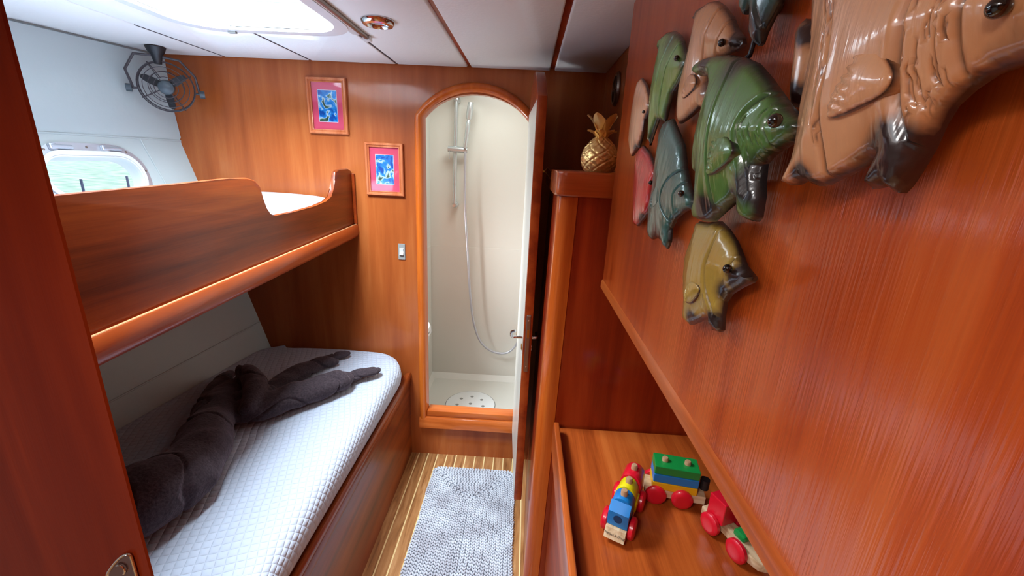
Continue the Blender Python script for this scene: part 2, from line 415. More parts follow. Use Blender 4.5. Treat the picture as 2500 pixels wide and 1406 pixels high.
# padded upper liner: slightly proud of the window liner
b = bmesh.new(); secs = []
for i in range(30):
    y = D - .002 - i * .08
    secs.append([(hx(y, 1.53) + .002, y, 1.53), (hx(y, 1.55) + .010, y, 1.54), (hx(y, 1.66) + .013, y, 1.66), (hx(y, 1.82) + .012, y, 1.85), (hx(y, 1.82) - .01, y, 1.858), (hx(y, 1.53) - .01, y, 1.53)])
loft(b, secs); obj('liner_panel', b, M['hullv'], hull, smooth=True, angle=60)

# arched doorway
AX, HW0, HW1 = -.227, .221, .258       # centre, inner and outer half widths
def arch(hw, zb, zs, zt, n=20, cx=AX):
    """doorway outline: straight sides, segmental arch"""
    h = zt - zs; r = (hw * hw + h * h) / (2 * h); a = math.asin(min(1, hw / r)); pts = [(cx - hw, zb)]
    for k in range(n + 1):
        t = -a + 2 * a * k / n; pts.append((cx + r * math.sin(t), zt - r + r * math.cos(t)))
    pts.append((cx + hw, zb)); return pts
wall = struct(obj('wall_far', B(-1.75, .31, D, D + .035, 0, 1.95), M['bulk']))
bm = bmesh.new(); prism(bm, arch(HW0 + .008, .262, 1.665, 1.763), D - .2, D + .2, 'Y'); cut(wall, bm)
# arch trim: three profiled loops, all round
fr = thing('door_frame', (AX, D, .178), 'orange varnished arched wooden door frame round the shower doorway', 'door frame')
bm = bmesh.new()
prof = [(0.0, 0.0), (0.0, -.012), (.004, -.020), (.012, -.026), (.024, -.026), (.032, -.020), (.036, -.010), (.037, .036), (.0, .036)]
secs = []
for (t, y) in prof:      # t measured inward from the outer outline
    secs.append([(px, D + y, pz) for (px, pz) in arch(HW1 - t, .178 + t * 0 + .0, 1.672 - t * .2, 1.806 - t)])
n = len(secs[0]); V = [[bm.verts.new(p) for p in s] for s in secs]
for a in range(len(V)):
    A, Bq = V[a], V[(a + 1) % len(V)]
    for k in range(n - 1): bm.faces.new((A[k], A[k + 1], Bq[k + 1], Bq[k]))
bm.faces.new([v[0] for v in V]); bm.faces.new([v[-1] for v in V][::-1])
obj('arch_moulding', bm, M['railz'], fr, smooth=True, angle=50)
bm = bmesh.new()
prism(bm, [(D - .029, .177), (D - .029, .222), (D - .020, .234), (D + .0, .236), (D + .036, .236), (D + .036, .177), (D, .177)], AX - HW1 - .001, AX + HW1 + .001, 'X', bev=.003)
obj('sill_nosing', bm, M['sill'], fr, smooth=True)
obj('threshold', B(AX - HW0, AX + HW0, D - .012, D + .05, .236, .268, bev=.004), M['sill'], fr, smooth=True)

# ------------------------------------------------------------------ ceiling
ce = thing('ceiling', (0, 0, H), kind='structure')
deckhead = obj('deckhead', B(-2.2, 1.2, -1.3, D + .04, H + .022, H + .05), M['dark'], ce)
seams = [-2.15, -1.262, -.905, -.552, -.258, .075, .292]
gaps = [.002, .003, .003, .003, .0075, .009, .0]
hatch = lambda g: rrect(.25 + g, .345 + g, .12 + g * .5, 8, -.812, 1.085)
fill_opening = rrect(.27, .27, .05, 4, -.50, -.40)  # unseen ceiling opening added to let the rear fill in
panels = []
for i in range(6):
    x0, x1 = seams[i] + gaps[i], seams[i + 1] - gaps[i + 1]
    b = bmesh.new(); box(b, x0, x1, -1.29, D - .006, H, H + .022, bev=.0055, seg=3)
    p = obj('ceiling_panel', b, M['vinyl'], ce, smooth=True, angle=60); panels.append(p)
for o in [deckhead] + panels:
    b = bmesh.new(); prism(b, hatch(.0), H - .1, H + .3, 'Z'); cut(o, b)
    b = bmesh.new(); prism(b, fill_opening, H - .1, H + .3, 'Z'); cut(o, b)

for x_, w_ in ((-.258, .0085), (.075, .0105)): obj('batten', B(x_ - w_, x_ + w_, -1.29, D - .006, H + .008, H + .021), M['column'], ce)
for x_ in seams[1:4]: b = bmesh.new(); prism(b, [(x_ - .0026, H + .0005), (x_ + .0026, H + .0005), (x_ + .0026, H + .01), (x_ - .0026, H + .01)], D - .01, 1.45, 'Y'); obj('seam_strip', b, M['wire'], ce)
# hatch: flange, trunk, lid frame, pane
hw = thing('window_1', (-.795, 1.168, H), kind='structure')
bm = bmesh.new(); ring_prism(bm, hatch(.022), hatch(-.012), H - .008, H + .002, 'Z'); obj('flange', bm, M['white'], hw, smooth=True)
bm = bmesh.new(); ring_prism(bm, hatch(.002), hatch(-.012), H, H + .13, 'Z'); obj('trunk', bm, M['white'], hw, smooth=True)
bm = bmesh.new(); ring_prism(bm, hatch(-.011), hatch(-.045), H + .07, H + .085, 'Z'); obj('lid_frame', bm, M['white'], hw, smooth=True)
bm = bmesh.new(); prism(bm, hatch(-.04), H + .078, H + .084, 'Z'); obj('pane', bm, M['glass'], hw)
# blind track along the right side of the hatch
obj('side_flange', B(-.562, -.530, .74, 1.43, H - .006, H, bev=.003), M['white'], hw, smooth=True)
obj('blind_track', B(-.530, -.519, .74, 1.455, H - .012, H, bev=.003), M['steel'], hw)
obj('track_clip', B(-.54, -.515, 1.45, 1.475, H - .014, H, bev=.003), M['white'], hw)
obj('catch', B(-.955, -.93, 1.432, 1.444, H - .014, H - .002, bev=.002), M['grey'], hw)

# ------------------------------------------------------------------ right side: outer wall, side panel, back
wr = struct(obj('wall_right', B(.292, .32, 1.095, D, 1.2, 1.95), M['bulk']))
sp = struct(obj('wall_panel', B(.217, .292, -1.29, 1.092, 1.196, H, bev=.004), M['panel'], smooth=True)); sp.name = 'wall_side'
bm = bmesh.new(); prism(bm, [(.2135, 1.190), (.2135, 1.206), (.217, 1.212), (.226, 1.212), (.226, 1.190)], -1.28, 1.094, 'Y', bev=.002); obj('edge_moulding', bm, M['shelf'], sp, smooth=True)
struct(obj('wall_outer', B(.86, .89, -1.3, 1.13, 0, 1.95), M['column']))
struct(obj('wall_back', B(-2.2, .89, -1.33, -1.3, 0, 1.95), M['bulk']))

# ventilator in the side wall above the cabinet
v = thing('ventilator', (.292, 1.58, 1.76), 'dark round vent grille in the upper right wall behind the gold pineapple', 'vent')
bm = bmesh.new(); lathe(bm, [(.055, 0), (.055, -.004), (.048, -.010), (.042, -.009), (.042, -.002)], (.2905, 1.585, 1.76), 40, 'X'); obj('bezel', bm, M['steel'], v, smooth=True)
bm = bmesh.new(); lathe(bm, [(.042, 0), (.042, -.003)], (.2905, 1.585, 1.76), 32, 'X'); obj('duct', bm, M['hole'], v)
bm = bmesh.new(); box(bm, .283, .287, 1.582, 1.588, 1.72, 1.80); box(bm, .283, .287, 1.545, 1.625, 1.757, 1.763); obj('cross_bar', bm, M['steel'], v)

# ------------------------------------------------------------------ tall cabinet
tc = thing('tall_cabinet', (.15, 1.4, 0), 'tall red mahogany cabinet with rounded corner post and thick cap, right of the arched door', 'cabinet')
CY = 1.13
def colx(z): return .066 + .021 * z / 1.4
bm = bmesh.new()
def ccut(z):
    x = colx(z); r = .035
    pts = [(.84, D - .003), (x + .012, D - .003), (x, D - .5)]
    for k in range(7):
        a = R(180 + 90 * k / 6); pts.append((x + r + r * math.cos(a), CY + r + r * math.sin(a)))
    pts.append((.84, CY)); return pts
loft(bm, [[(p[0], p[1], z) for p in ccut(z)] for z in (0.001, .7, 1.425)])
obj('carcass', bm, M['column'], tc, smooth=True, angle=30)
bm = bmesh.new()
def postcut(z):
    x = colx(z); r = .03; pts = []
    for k in range(9):
        a = R(180 + 90 * k / 8); pts.append((x - .003 + r + r * math.cos(a), CY - .006 + r + r * math.sin(a)))
    pts += [(x + .048, CY - .006), (x + .052, CY + .002), (x + .05, CY + .03), (x - .003, CY + .06)]
    return pts
loft(bm, [[(p[0], p[1], z) for p in postcut(z)] for z in (.001, .7, 1.422)])
obj('corner_post', bm, M['railz'], tc, smooth=True, angle=50)
bm = bmesh.new(); r = .028; pts = [(.29, 1.80), (.078, 1.80), (.074, 1.3)]
for k in range(8):
    a = R(180 + 90 * k / 7); pts.append((.076 + r + r * math.cos(a), 1.108 + r + r * math.sin(a)))
pts.append((.29, 1.108)); prism(bm, pts, 1.424, 1.487, 'Z', bev=.006, seg=3)
obj('cap', bm, M['capw'], tc, smooth=True, angle=45)
# ------------------------------------------------------------------ low locker with fiddle
lk = thing('low_locker', (.3, .5, 0), 'low locker with orange cherry top and raised fiddle edge, carrying the toy train', 'cabinet')
obj('front_panel', B(.136, .152, -1.25, CY - .008, .001, .70), M['rail'], lk)
obj('top', B(.136, .858, -1.25, CY - .008, .70, .72), M['shelf'], lk)
bm = bmesh.new()
prism(bm, [(-1.25, .66), (1.09, .66), (1.10, .70), (1.10, .745), (1.094, .758), (1.082, .765), (-1.25, .765)], .119, .135, 'X', bev=.004, seg=3)
obj('fiddle', bm, M['shelf'], lk, smooth=True, angle=40)

# ------------------------------------------------------------------ near left door with latch
nd = thing('door_2', (-.9, .5, 0), kind='structure')
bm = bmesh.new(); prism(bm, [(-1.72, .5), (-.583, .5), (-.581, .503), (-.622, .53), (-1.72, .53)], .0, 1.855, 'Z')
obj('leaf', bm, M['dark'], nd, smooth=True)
la = thing('door_latch', (-.63, .5, .83), 'chrome finger pull latch on the dark door at lower left', 'latch')
bm = bmesh.new()
lp = [(-0.6543,0.497,0.8188),(-0.6428,0.497,0.8383),(-0.626,0.497,0.8581),(-0.6137,0.497,0.8678),(-0.6061,0.497,0.8684),(-0.6043,0.497,0.8583),(-0.605,0.497,0.8109),(-0.6153,0.497,0.7828),(-0.664,0.497,0.7781)]
q = smoothpath(lp, 5, closed=True); tube(bm, q, .0022, 8, closed=True); obj('rim', bm, M['chrome'], la, smooth=True)
bm = bmesh.new(); f = [bm.verts.new((p.x, .4985, p.z)) for p in q]; bm.faces.new(f); g = bmesh.ops.extrude_face_region(bm, geom=bm.faces[:]); bmesh.ops.translate(bm, verts=[e for e in g['geom'] if isinstance(e, bmesh.types.BMVert)], vec=(0, -.001, 0)); obj('plate', bm, plain('latch plate with painted reflection', '7a5a54', .2, metal=.9), la)  # reddish reflection of the wood is put into the plate colour
lo = (-0.6222, 0.495, 0.8366)
bm = bmesh.new(); tube(bm, [(lo[0] - .005 + .008 * math.cos(a), .495, lo[2] + .010 * math.sin(a)) for a in [R(-60 + 20 * k) for k in range(10)]], .0014, 8); obj('catch_button', bm, M['chrome'], la, smooth=True)

# ------------------------------------------------------------------ arched door leaf, open
dl = thing('door_1', (-.002, 1.834, .19), kind='structure', rotz=0)
import math as _m
ang = math.atan2(.0245, .455)         # swings slightly off square
DM = Matrix.Translation((-.008, 1.834, 0)) @ Matrix.Rotation(ang, 4, 'Z')
def doorpts():
    pts = [(-.455, .19)]
    for k in range(9): pts.append((-.455 + .455 * k / 16, 1.70 + .105 * math.sin(math.pi * k / 16)))
    for k in range(9, 17): pts.append((-.455 + .455 * k / 16, 1.70 + .105 * math.sin(math.pi * k / 16)))
    pts.append((0, .19)); return pts
bm = bmesh.new(); prism(bm, doorpts(), 0, .031, 'X', bev=.003, mat=DM); obj('leaf', bm, M['rail'], dl, smooth=True)
bm = bmesh.new(); box(bm, -.0008, .0, -.45, -.005, .20, 1.69, mat=DM); obj('inner_face', bm, M['gel'], dl)
bm = bmesh.new(); box(bm, .007, .024, -.4575, -.452, .77, .99, bev=.003, mat=DM); obj('lock_plate', bm, M['steel'], dl)
bm = bmesh.new(); box(bm, .012, .019, -.460, -.452, .905, .935, mat=DM); obj('latch_bolt', bm, M['brass'], dl)
for zz in (.79, .97):
    bm = bmesh.new(); lathe(bm, [(.003, 0), (.0022, -.001), (0, -.0012)], (0, 0, 0), 12, 'Y', mat=DM @ Matrix.Translation((.0155, -.4575, zz))); obj('screw', bm, M['chrome'], dl)
for sgn in (-1, 1):
    bm = bmesh.new(); x0 = 0 if sgn < 0 else .031
    pth = [(x0, -.425, .893), (x0 + sgn * .028, -.425, .893), (x0 + sgn * .040, -.43, .898), (x0 + sgn * .043, -.44, .910), (x0 + sgn * .042, -.452, .924), (x0 + sgn * .030, -.46, .932)] if sgn < 0 else \
          [(x0, -.425, .893), (x0 + .012, -.425, .893), (x0 + .020, -.42, .893), (x0 + .022, -.38, .893)]
    tube(bm, [DM @ Vector(p) for p in smoothpath(pth, 5)], .0055, 12); obj('handle', bm, M['chrome'], dl, smooth=True)
    bm = bmesh.new(); lathe(bm, [(.013, 0), (.013, .003), (.008, .005), (0, .005)], (0, 0, 0), 20, 'X', mat=DM @ Matrix.Translation((x0, -.425, .855)) @ Matrix.Scale(sgn, 4, (1, 0, 0))); obj('key_rose', bm, M['brass'] if sgn < 0 else M['chrome'], dl, smooth=True)
# eye and hook that hold the door back
hk = thing('door_hook', (.06, 1.45, 1.47), 'small brass hook and wire between the open door and the cabinet cap', 'hook')
a_ = DM @ Vector((.031, -.40, 1.478))
bm = bmesh.new(); lathe(bm, [(.004, 0), (.004, .006), (.0025, .012), (0, .012)], tuple(a_), 12, 'X'); obj('eye', bm, M['brass'], hk, smooth=True)
bm = bmesh.new(); tube(bm, smoothpath([a_ + Vector((.010, 0, 0)), a_ + Vector((.02, .0, .012)), Vector((.074, 1.35, 1.478))], 5), .0009, 6); tube(bm, smoothpath([a_ + Vector((.010, 0, 0)), a_ + Vector((.02, .0, -.008)), Vector((.074, 1.38, 1.455))], 5), .0009, 6)
obj('wire_loop', bm, M['brass'], hk)
bm = bmesh.new(); tube(bm, smoothpath([(0.0366,1.845,1.0592),(0.0589,1.845,1.0605),(0.0653,1.845,1.0761),(0.0644,1.845,1.0912)], 5), .003, 8)
tag(obj('coat_hook', bm, M['chrome'], smooth=True), 'small pale coat hook on the dark wall behind the open door', 'hook')

# ------------------------------------------------------------------ shower compartment
sh = struct(obj('wall_shower', B(-.70, .45, 2.70, 2.73, -.02, 1.95), M['gel']))
bm = bmesh.new(); prism(bm, [(-.86, D + .037), (-.83, D + .037), (-.83, 2.40), (-.615, 2.40), (-.615, 2.70), (-.86, 2.70)], -.02, 1.95, 'Z'); wsl = struct(obj('wall_shower_left', bm, M['gel'])); cut(wsl, B(-.95, -.75, 1.99, 2.31, .82, 1.08))  # unseen opening added to pass the shower's side fill
struct(obj('wall_shower_right', B(.35, .37, D + .037, 2.70, -.02, 1.95), M['gel']))
sc_ = struct(obj('ceiling_shower', B(-.86, .37, D + .037, 2.73, 1.93, 1.95), M['gel'])); b = B(-.44, -.06, 2.06, 2.44, 1.8, 2.1); cut(sc_, b)
struct(obj('floor_shower', B(-.86, .37, D + .037, 2.70, -.03, 0), M['gel']))
bm = bmesh.new(); prism(bm, [(2.700, .957), (2.6975, .957), (2.697, .955), (2.697, .03), (2.66, 0), (2.7, 0)], -.614, .349, 'X')
obj('shower_lining', bm, M['gel'], sh, smooth=False)
bm = bmesh.new(); prism(bm, [(-.615, .957), (-.6125, .957), (-.612, .955), (-.612, .02), (-.585, 0), (-.615, 0)], 2.401, 2.69, 'Y'); obj('shower_lining', bm, M['gel'], sh)
dr = thing('drain_cover', (-.29, 2.36, .0), 'round white drain cover with small holes in the shower floor', 'drain')
bm = bmesh.new(); lathe(bm, [(0, .007), (.150, .007), (.156, .004), (.157, .0)], (-.287, 2.345, .0005), 64); obj('disc', bm, M['tray'], dr, smooth=True)
bm = bmesh.new(); lathe(bm, [(.157, .0), (.157, .002), (.161, .002), (.161, 0)], (-.287, 2.345, .0006), 64); obj('groove', bm, M['grey'], dr, smooth=True)
for k in range(7):
    a = R(90 + 51.4 * k); cx, cy = -.287 + .085 * math.cos(a), 2.345 + .085 * math.sin(a)
    bm = bmesh.new(); lathe(bm, [(.0, .0), (.011, .0), (.011, .0012), (0, .0012)], (cx, cy, .0068), 16); obj('drain_hole', bm, M['grey'], dr)
bm = bmesh.new(); lathe(bm, [(.0, .0), (.011, .0), (.011, .0012), (0, .0012)], (-.287, 2.345, .0068), 16); obj('drain_hole', bm, M['grey'], dr)
tl = thing('toilet', (-.63, 2.19, .0), 'white toilet just visible at the left edge of the shower doorway', 'toilet')
TM = lambda z: Matrix.Translation((-.632, 2.19, z)) @ Matrix.Diagonal((.95, 1.3, 1, 1))
bm = bmesh.new(); lathe(bm, [(.10, .001), (.10, .17), (.07, .20), (.075, .3), (.09, .38), (.115, .46), (.125, .535), (0, .535)], (0, 0, 0), 32, mat=TM(0)); obj('bowl', bm, M['white'], tl, smooth=True)
bm = bmesh.new(); lathe(bm, [(0, 0), (.130, 0), (.134, .008), (.130, .016), (0, .016)], (0, 0, 0), 32, mat=TM(.5355)); obj('seat', bm, M['white'], tl, smooth=True)
bm = bmesh.new(); lathe(bm, [(0, 0), (.126, 0), (.132, .008), (.124, .022), (0, .03)], (0, 0, 0), 32, mat=TM(.556)); obj('lid', bm, M['white'], tl, smooth=True)

sr = thing('shower_rail', (-.45, 2.66, 1.22), 'chrome slide rail fixed upright on the shower wall', 'shower rail')
ra, rb = Vector((-0.4422, 2.64, 1.8407)), Vector((-0.4501, 2.64, 1.2325))
bm = bmesh.new(); tube(bm, [ra, rb], .011, 16); obj('bar', bm, M['chrome2'], sr, smooth=True)
for e in (ra, rb):
    bm = bmesh.new(); lathe(bm, [(.018, .055), (.020, .03), (.012, .02), (.012, -.012), (0, -.014)], (e.x, e.y, e.z), 20, 'Y'); obj('mount', bm, M['chrome2'], sr, smooth=True)
s0, s1 = Vector((-0.4878, 2.63, 1.5649)), Vector((-0.3713, 2.63, 1.5608))
bm = bmesh.new(); tube(bm, [s0, s1], .018, 18); obj('slider', bm, M['chrome2'], sr, smooth=True)
bm = bmesh.new(); tube(bm, [s0 + Vector((.01, -.01, -.01)), s0 + Vector((.01, -.012, -.06))], .003, 8); obj('slider_lever', bm, M['chrome2'], sr, smooth=True)
hs = thing('hand_shower', (-.38, 2.58, 1.6), 'chrome hand shower held upright beside the rail, with grey hose', 'hand shower')
h0, h1 = Vector((-0.3499, 2.6, 1.8238)), Vector((-0.3834, 2.61, 1.5713))
dd = (h1 - h0)
bm = bmesh.new(); tube(bm, [h0, h0 + dd * .12, h0 + dd * .34, h0 + dd * .38, h0 + dd * .44, h0 + dd * .9, h1], [.016, .019, .018, .009, .014, .012, .009], 16); obj('handset', bm, M['chrome2'], hs, smooth=True)
hp = smoothpath([(-0.3822,2.62,1.5577),(-0.3825,2.62,1.4102),(-0.3801,2.62,1.2378),(-0.3701,2.62,1.0851),(-0.3537,2.62,0.8733),(-0.3364,2.62,0.6517),(-0.3109,2.62,0.4645),(-0.2631,2.62,0.3264),(-0.1821,2.62,0.2549),(-0.0828,2.62,0.2459),(-0.0206,2.62,0.3021),(-0.0013,2.62,0.3641)], 8)
bm = bmesh.new(); tube(bm, hp, .0075, 10); obj('hose', bm, M['alu'], hs, smooth=True)
bm = bmesh.new(); e = Vector((0.0033, 2.66, 0.3685)); lathe(bm, [(0.0, -.02), (.018, -.02), (.022, -.01), (.022, .04)], tuple(e), 20, 'Y'); obj('outlet', bm, M['brass'], hs, smooth=True)

# ------------------------------------------------------------------ pictures and switch
def picture(x0, x1, z0, z1, art, label):
    t = thing('framed_picture', ((x0 + x1) / 2, D, z0), label, 'picture', 'small framed pictures on the bulkhead')
    cx, cz, w, h = (x0 + x1) / 2, (z0 + z1) / 2, (x1 - x0) / 2, (z1 - z0) / 2
    Y0 = D - .0005; bm = bmesh.new()
    L4 = lambda d, y: [(cx - w + d, y, cz - h + d), (cx + w - d, y, cz - h + d), (cx + w - d, y, cz + h - d), (cx - w + d, y, cz + h - d)]
    pr = [(0, 0), (0, -.013), (.003, -.016), (.009, -.016), (.013, -.011), (.016, -.013), (.0185, -.012), (.019, -.004), (.019, 0)]
    V = [[bm.verts.new(p) for p in L4(d, Y0 + y)] for d, y in pr]
    for a in range(len(V)):
        A, Q = V[a], V[(a + 1) % len(V)]
        for k in range(4): bm.faces.new((A[k], A[(k + 1) % 4], Q[(k + 1) % 4], Q[k]))
    obj('frame', bm, M['pink'], t, smooth=True, angle=35)
    obj('mount', B(cx - w + .018, cx + w - .018, Y0 - .005, Y0 - .001, cz - h + .018, cz + h - .018), M['mat_pink'], t)
    aw, ah = w * .46, h * .55
    obj('bevel', B(cx - aw - .002, cx + aw + .002, Y0 - .0058, Y0 - .005, cz - ah - .002, cz + ah + .002), M['white'], t)
    obj('print', B(cx - aw, cx + aw, Y0 - .0064, Y0 - .0058, cz - ah, cz + ah), M[art], t)
    obj('glazing', B(cx - w + .018, cx + w - .018, Y0 - .009, Y0 - .0075, cz - h + .018, cz + h - .018), M['glass'], t)
picture(-.932, -.766, 1.582, 1.801, 'art1', 'framed blue bay picture with pink mount, the upper left of the two')
picture(-.701, -.537, 1.337, 1.557, 'art2', 'framed blue coast picture with pink mount, the lower one beside the arched door')
sw = thing('light_switch', (-.556, D, 1.088), 'white rocker switch on a small grey plate left of the arched door', 'switch')
obj('plate', B(-.573, -.541, D - .004, D - .0003, 1.051, 1.125, bev=.0015), M['grey'], sw)
bm = bmesh.new(); prism(bm, [(D - .004, 1.072), (D - .012, 1.074), (D - .007, 1.088), (D - .009, 1.103), (D - .004, 1.104)], -.566, -.548, 'X', bev=.0008); obj('rocker', bm, M['white'], sw)

# ceiling downlight
dn = thing('downlight', (-.437, 1.30, H), 'round chrome ceiling light without a lit lamp, right of the hatch', 'ceiling light')
bm = bmesh.new(); lathe(bm, [(.046, .0), (.046, -.004), (.040, -.012), (.030, -.014), (.025, -.008), (.024, .0)], (-.437, 1.30, H - .0005), 40); obj('ring', bm, M['chrome'], dn, smooth=True)
bm = bmesh.new(); lathe(bm, [(0, -.006), (.020, -.005), (.0245, -.001)], (-.437, 1.30, H - .001), 32); obj('lens', bm, M['alu'], dn, smooth=True)

# ------------------------------------------------------------------ portlight
w2 = thing('window_2', P0, kind='structure')
def fin(bm, name, mat, parent=w2, smooth=True, angle=40): return obj(name, bm, mat, parent, smooth=smooth, angle=angle)
bm = bmesh.new(); ring_prism(bm, rrect(.175, .117, .108, 14, 0, -.049), rrect(.152, .072, .068, 14, 0, -.047), .001, .007, 'Z', mat=PM); fin(bm, 'flange', M['alu'])
bm = bmesh.new(); ring_prism(bm, rrect(.158, .087, .080, 14, 0, -.047), rrect(.149, .071, .067, 14, 0, -.047), .007, .014, 'Z', mat=PM); fin(bm, 'inner_frame', M['white'])
bm = bmesh.new(); ring_prism(bm, rrect(.152, .072, .068, 14, 0, -.047), rrect(.145, .066, .063, 14, 0, -.047), -.050, .010, 'Z', mat=PM); fin(bm, 'sleeve', M['white'])
bm = bmesh.new(); prism(bm, rrect(.146, .067, .064, 14, 0, -.047), -.006, -.002, 'Z', mat=PM); fin(bm, 'pane', M['glass'])
for hxx in (-.075, .075):
    bm = bmesh.new(); tube(bm, [PM @ Vector((hxx - .03, .050, .014)), PM @ Vector((hxx + .028, .050, .014))], .0075, 14); fin(bm, 'hinge', M['alu'])
    bm = bmesh.new(); box(bm, hxx - .034, hxx - .012, .040, .062, .006, .019, bev=.004, mat=PM); fin(bm, 'hinge_lug', M['alu'])
for (a, b_) in ((0, .054), (.122, .042), (.166, -.03), (-.122, .042)):
    bm = bmesh.new(); lathe(bm, [(.004, 0), (.003, .0015), (0, .0016)], (0, 0, 0), 12, 'Z', mat=PM @ Matrix.Translation((a, b_, .007))); fin(bm, 'screw', M['steel'])
wa = tag(obj('water', B(-60, -2.6, -40, 60, -.12, -.1), M['water'], origin=(-2.6, 0, -.1)), 'pale green water outside the oval window', 'water', kind='structure')
dk = tag(obj('side_deck', B(-2.3, -1.75, -2, 4, 1.10, 1.14), M['white']), 'white side deck seen through the oval window', 'deck', kind='structure')
stm = plain('dark blue grey stanchion', '3c4668', .5)
for top, lab in (((-2.1, 1.9496, 1.3338), 'thin deck stanchion outside the oval window, nearer the left door'), ((-2.1, 2.1851, 1.3404), 'thin deck stanchion outside the oval window, nearer the bulkhead')):
    bm = bmesh.new(); tube(bm, [(top[0], top[1], 1.1405), top], .0055, 10)
    tag(obj('stanchion', bm, stm, smooth=True, origin=(top[0], top[1], 1.14)), lab, 'stanchion', 'deck stanchions outside the window')

# ------------------------------------------------------------------ fan
FC = Vector((-1.4289, 1.735, 1.721)); FS = 1.085
fan = thing('cabin_fan', tuple(FC), 'black caged cabin fan with three blades hanging in the corner of the ceiling', 'fan')
# fan axis: towards the cabin, a little down
fn = Vector((.57, -.80, -.16)).normalized(); fu = Vector((0, 0, 1)); fr_ = fu.cross(fn).normalized(); fu = fn.cross(fr_).normalized()
FM = Matrix.Translation(FC) @ Matrix((fr_, fu, fn)).transposed().to_4x4() @ Matrix.Scale(FS, 4)
RR = .082
def circ(r, z, n=40): return [FM @ Vector((r * math.cos(2 * math.pi * k / n), r * math.sin(2 * math.pi * k / n), z)) for k in range(n)]
bm = bmesh.new()
for (r, z, w) in ((RR, 0, .0025), (.066, .014, .0014), (.050, .020, .0014), (.034, .023, .0014)): tube(bm, circ(r, z), w, 6, closed=True)
tube(bm, circ(RR - .002, -.024), .0025, 6, closed=True); tube(bm, circ(.05, -.034), .0014, 6, closed=True)
for k in range(4):
    a = R(30 + 90 * k); c, s = math.cos(a), math.sin(a)
    tube(bm, smoothpath([FM @ Vector((c * .015, s * .015, .024)), FM @ Vector((c * .05, s * .05, .020)), FM @ Vector((c * RR, s * RR, 0)), FM @ Vector((c * RR, s * RR, -.024)), FM @ Vector((c * .03, s * .03, -.038))], 4), .0016, 6)
for x in (-1, 1): tube(bm, [FM @ Vector((x * (RR - .001), -.012, -.006)), FM @ Vector((x * .096, -.014, -.006))], .004, 8)
obj('cage', bm, M['wire'], fan, smooth=True)
bm = bmesh.new(); lathe(bm, [(0, .034), (.014, .033), (.022, .028), (.025, .018), (.025, .002), (.022, -.002), (0, -.002)], (0, 0, 0), 28, mat=FM); obj('hub', bm, M['hub'], fan, smooth=True)
bm = bmesh.new(); lathe(bm, [(0, -.002), (.02, -.002), (.02, -.04), (.015, -.05), (0, -.05)], (0, 0, 0), 24, mat=FM); obj('motor', bm, M['black'], fan, smooth=True)
for k in range(3):
    a = R(158 + 120 * k); bm = bmesh.new(); pts = [(.015, -.012), (.04, -.015), (.066, -.013), (.073, -.006), (.073, .004), (.06, .010), (.04, .013), (.015, .012)]
    prism(bm, pts, 0, .002, 'Z', mat=FM @ Matrix.Rotation(a, 4, 'Z') @ Matrix.Translation((0, 0, .004)) @ Matrix.Rotation(R(28), 4, 'X')); obj('blade', bm, M['black'], fan)
bm = bmesh.new(); oct_ = [(-.094, -.014), (-.106, .045), (-.075, .096), (-.02, .099), (.05, .092), (.088, .045), (.095, -.014)]
tube(bm, [FM @ Vector((x, y, -.006)) for x, y in oct_], .0045, 8); obj('yoke', bm, M['wire'], fan, smooth=True)
for x in (-.094, .094):
    bm = bmesh.new(); lathe(bm, [(0, 0), (.013, 0), (.013, .016), (0, .016)], (0, 0, 0), 14, 'X', mat=FM @ Matrix.Translation((x if x > 0 else x - .02, -.014, -.006)))
    obj('tilt_knob', bm, M['hub'], fan, smooth=True)
top = FM @ Vector((-.012, .1, -.006)); bm = bmesh.new()
lathe(bm, [(0, -.03), (.012, -.03), (.018, 0), (.026, .01), (.033, max(.012, H - top.z - .003)), (0, max(.012, H - top.z - .003))], (top.x, top.y, top.z), 20); obj('base', bm, M['black'], fan, smooth=True)

# ------------------------------------------------------------------ berths
BX = -.535
lb = thing('lower_berth', (-.7, 1.2, 0), 'lower bunk base with red mahogany front board beside the teak floor', 'bunk')
obj('front_board', B(BX - .02, BX, .54, D - .002, .001, .455), M['board'], lb)
bm = bmesh.new(); prism(bm, [(BX - .02, .445), (BX + .006, .445), (BX + .008, .452), (BX + .008, .468), (BX + .003, .474), (BX - .006, .474), (BX - .02, .468)], .54, D - .003, 'Y'); obj('top_rail', bm, M['board'], lb, smooth=True)
bm = bmesh.new(); box(bm, BX, BX + .004, .54, D - .003, .40, .44, bev=.0015); obj('moulding', bm, M['board'], lb, smooth=True)
bm = bmesh.new(); loft(bm, [[(BX - .02, y, .44), (BX - .02, y, .455), (hx(y, .45) + .003, y, .455), (hx(y, .44) + .003, y, .44)] for y in (.54, 1.0, 1.4, 1.855)]); obj('base_board', bm, M['dark'], lb)

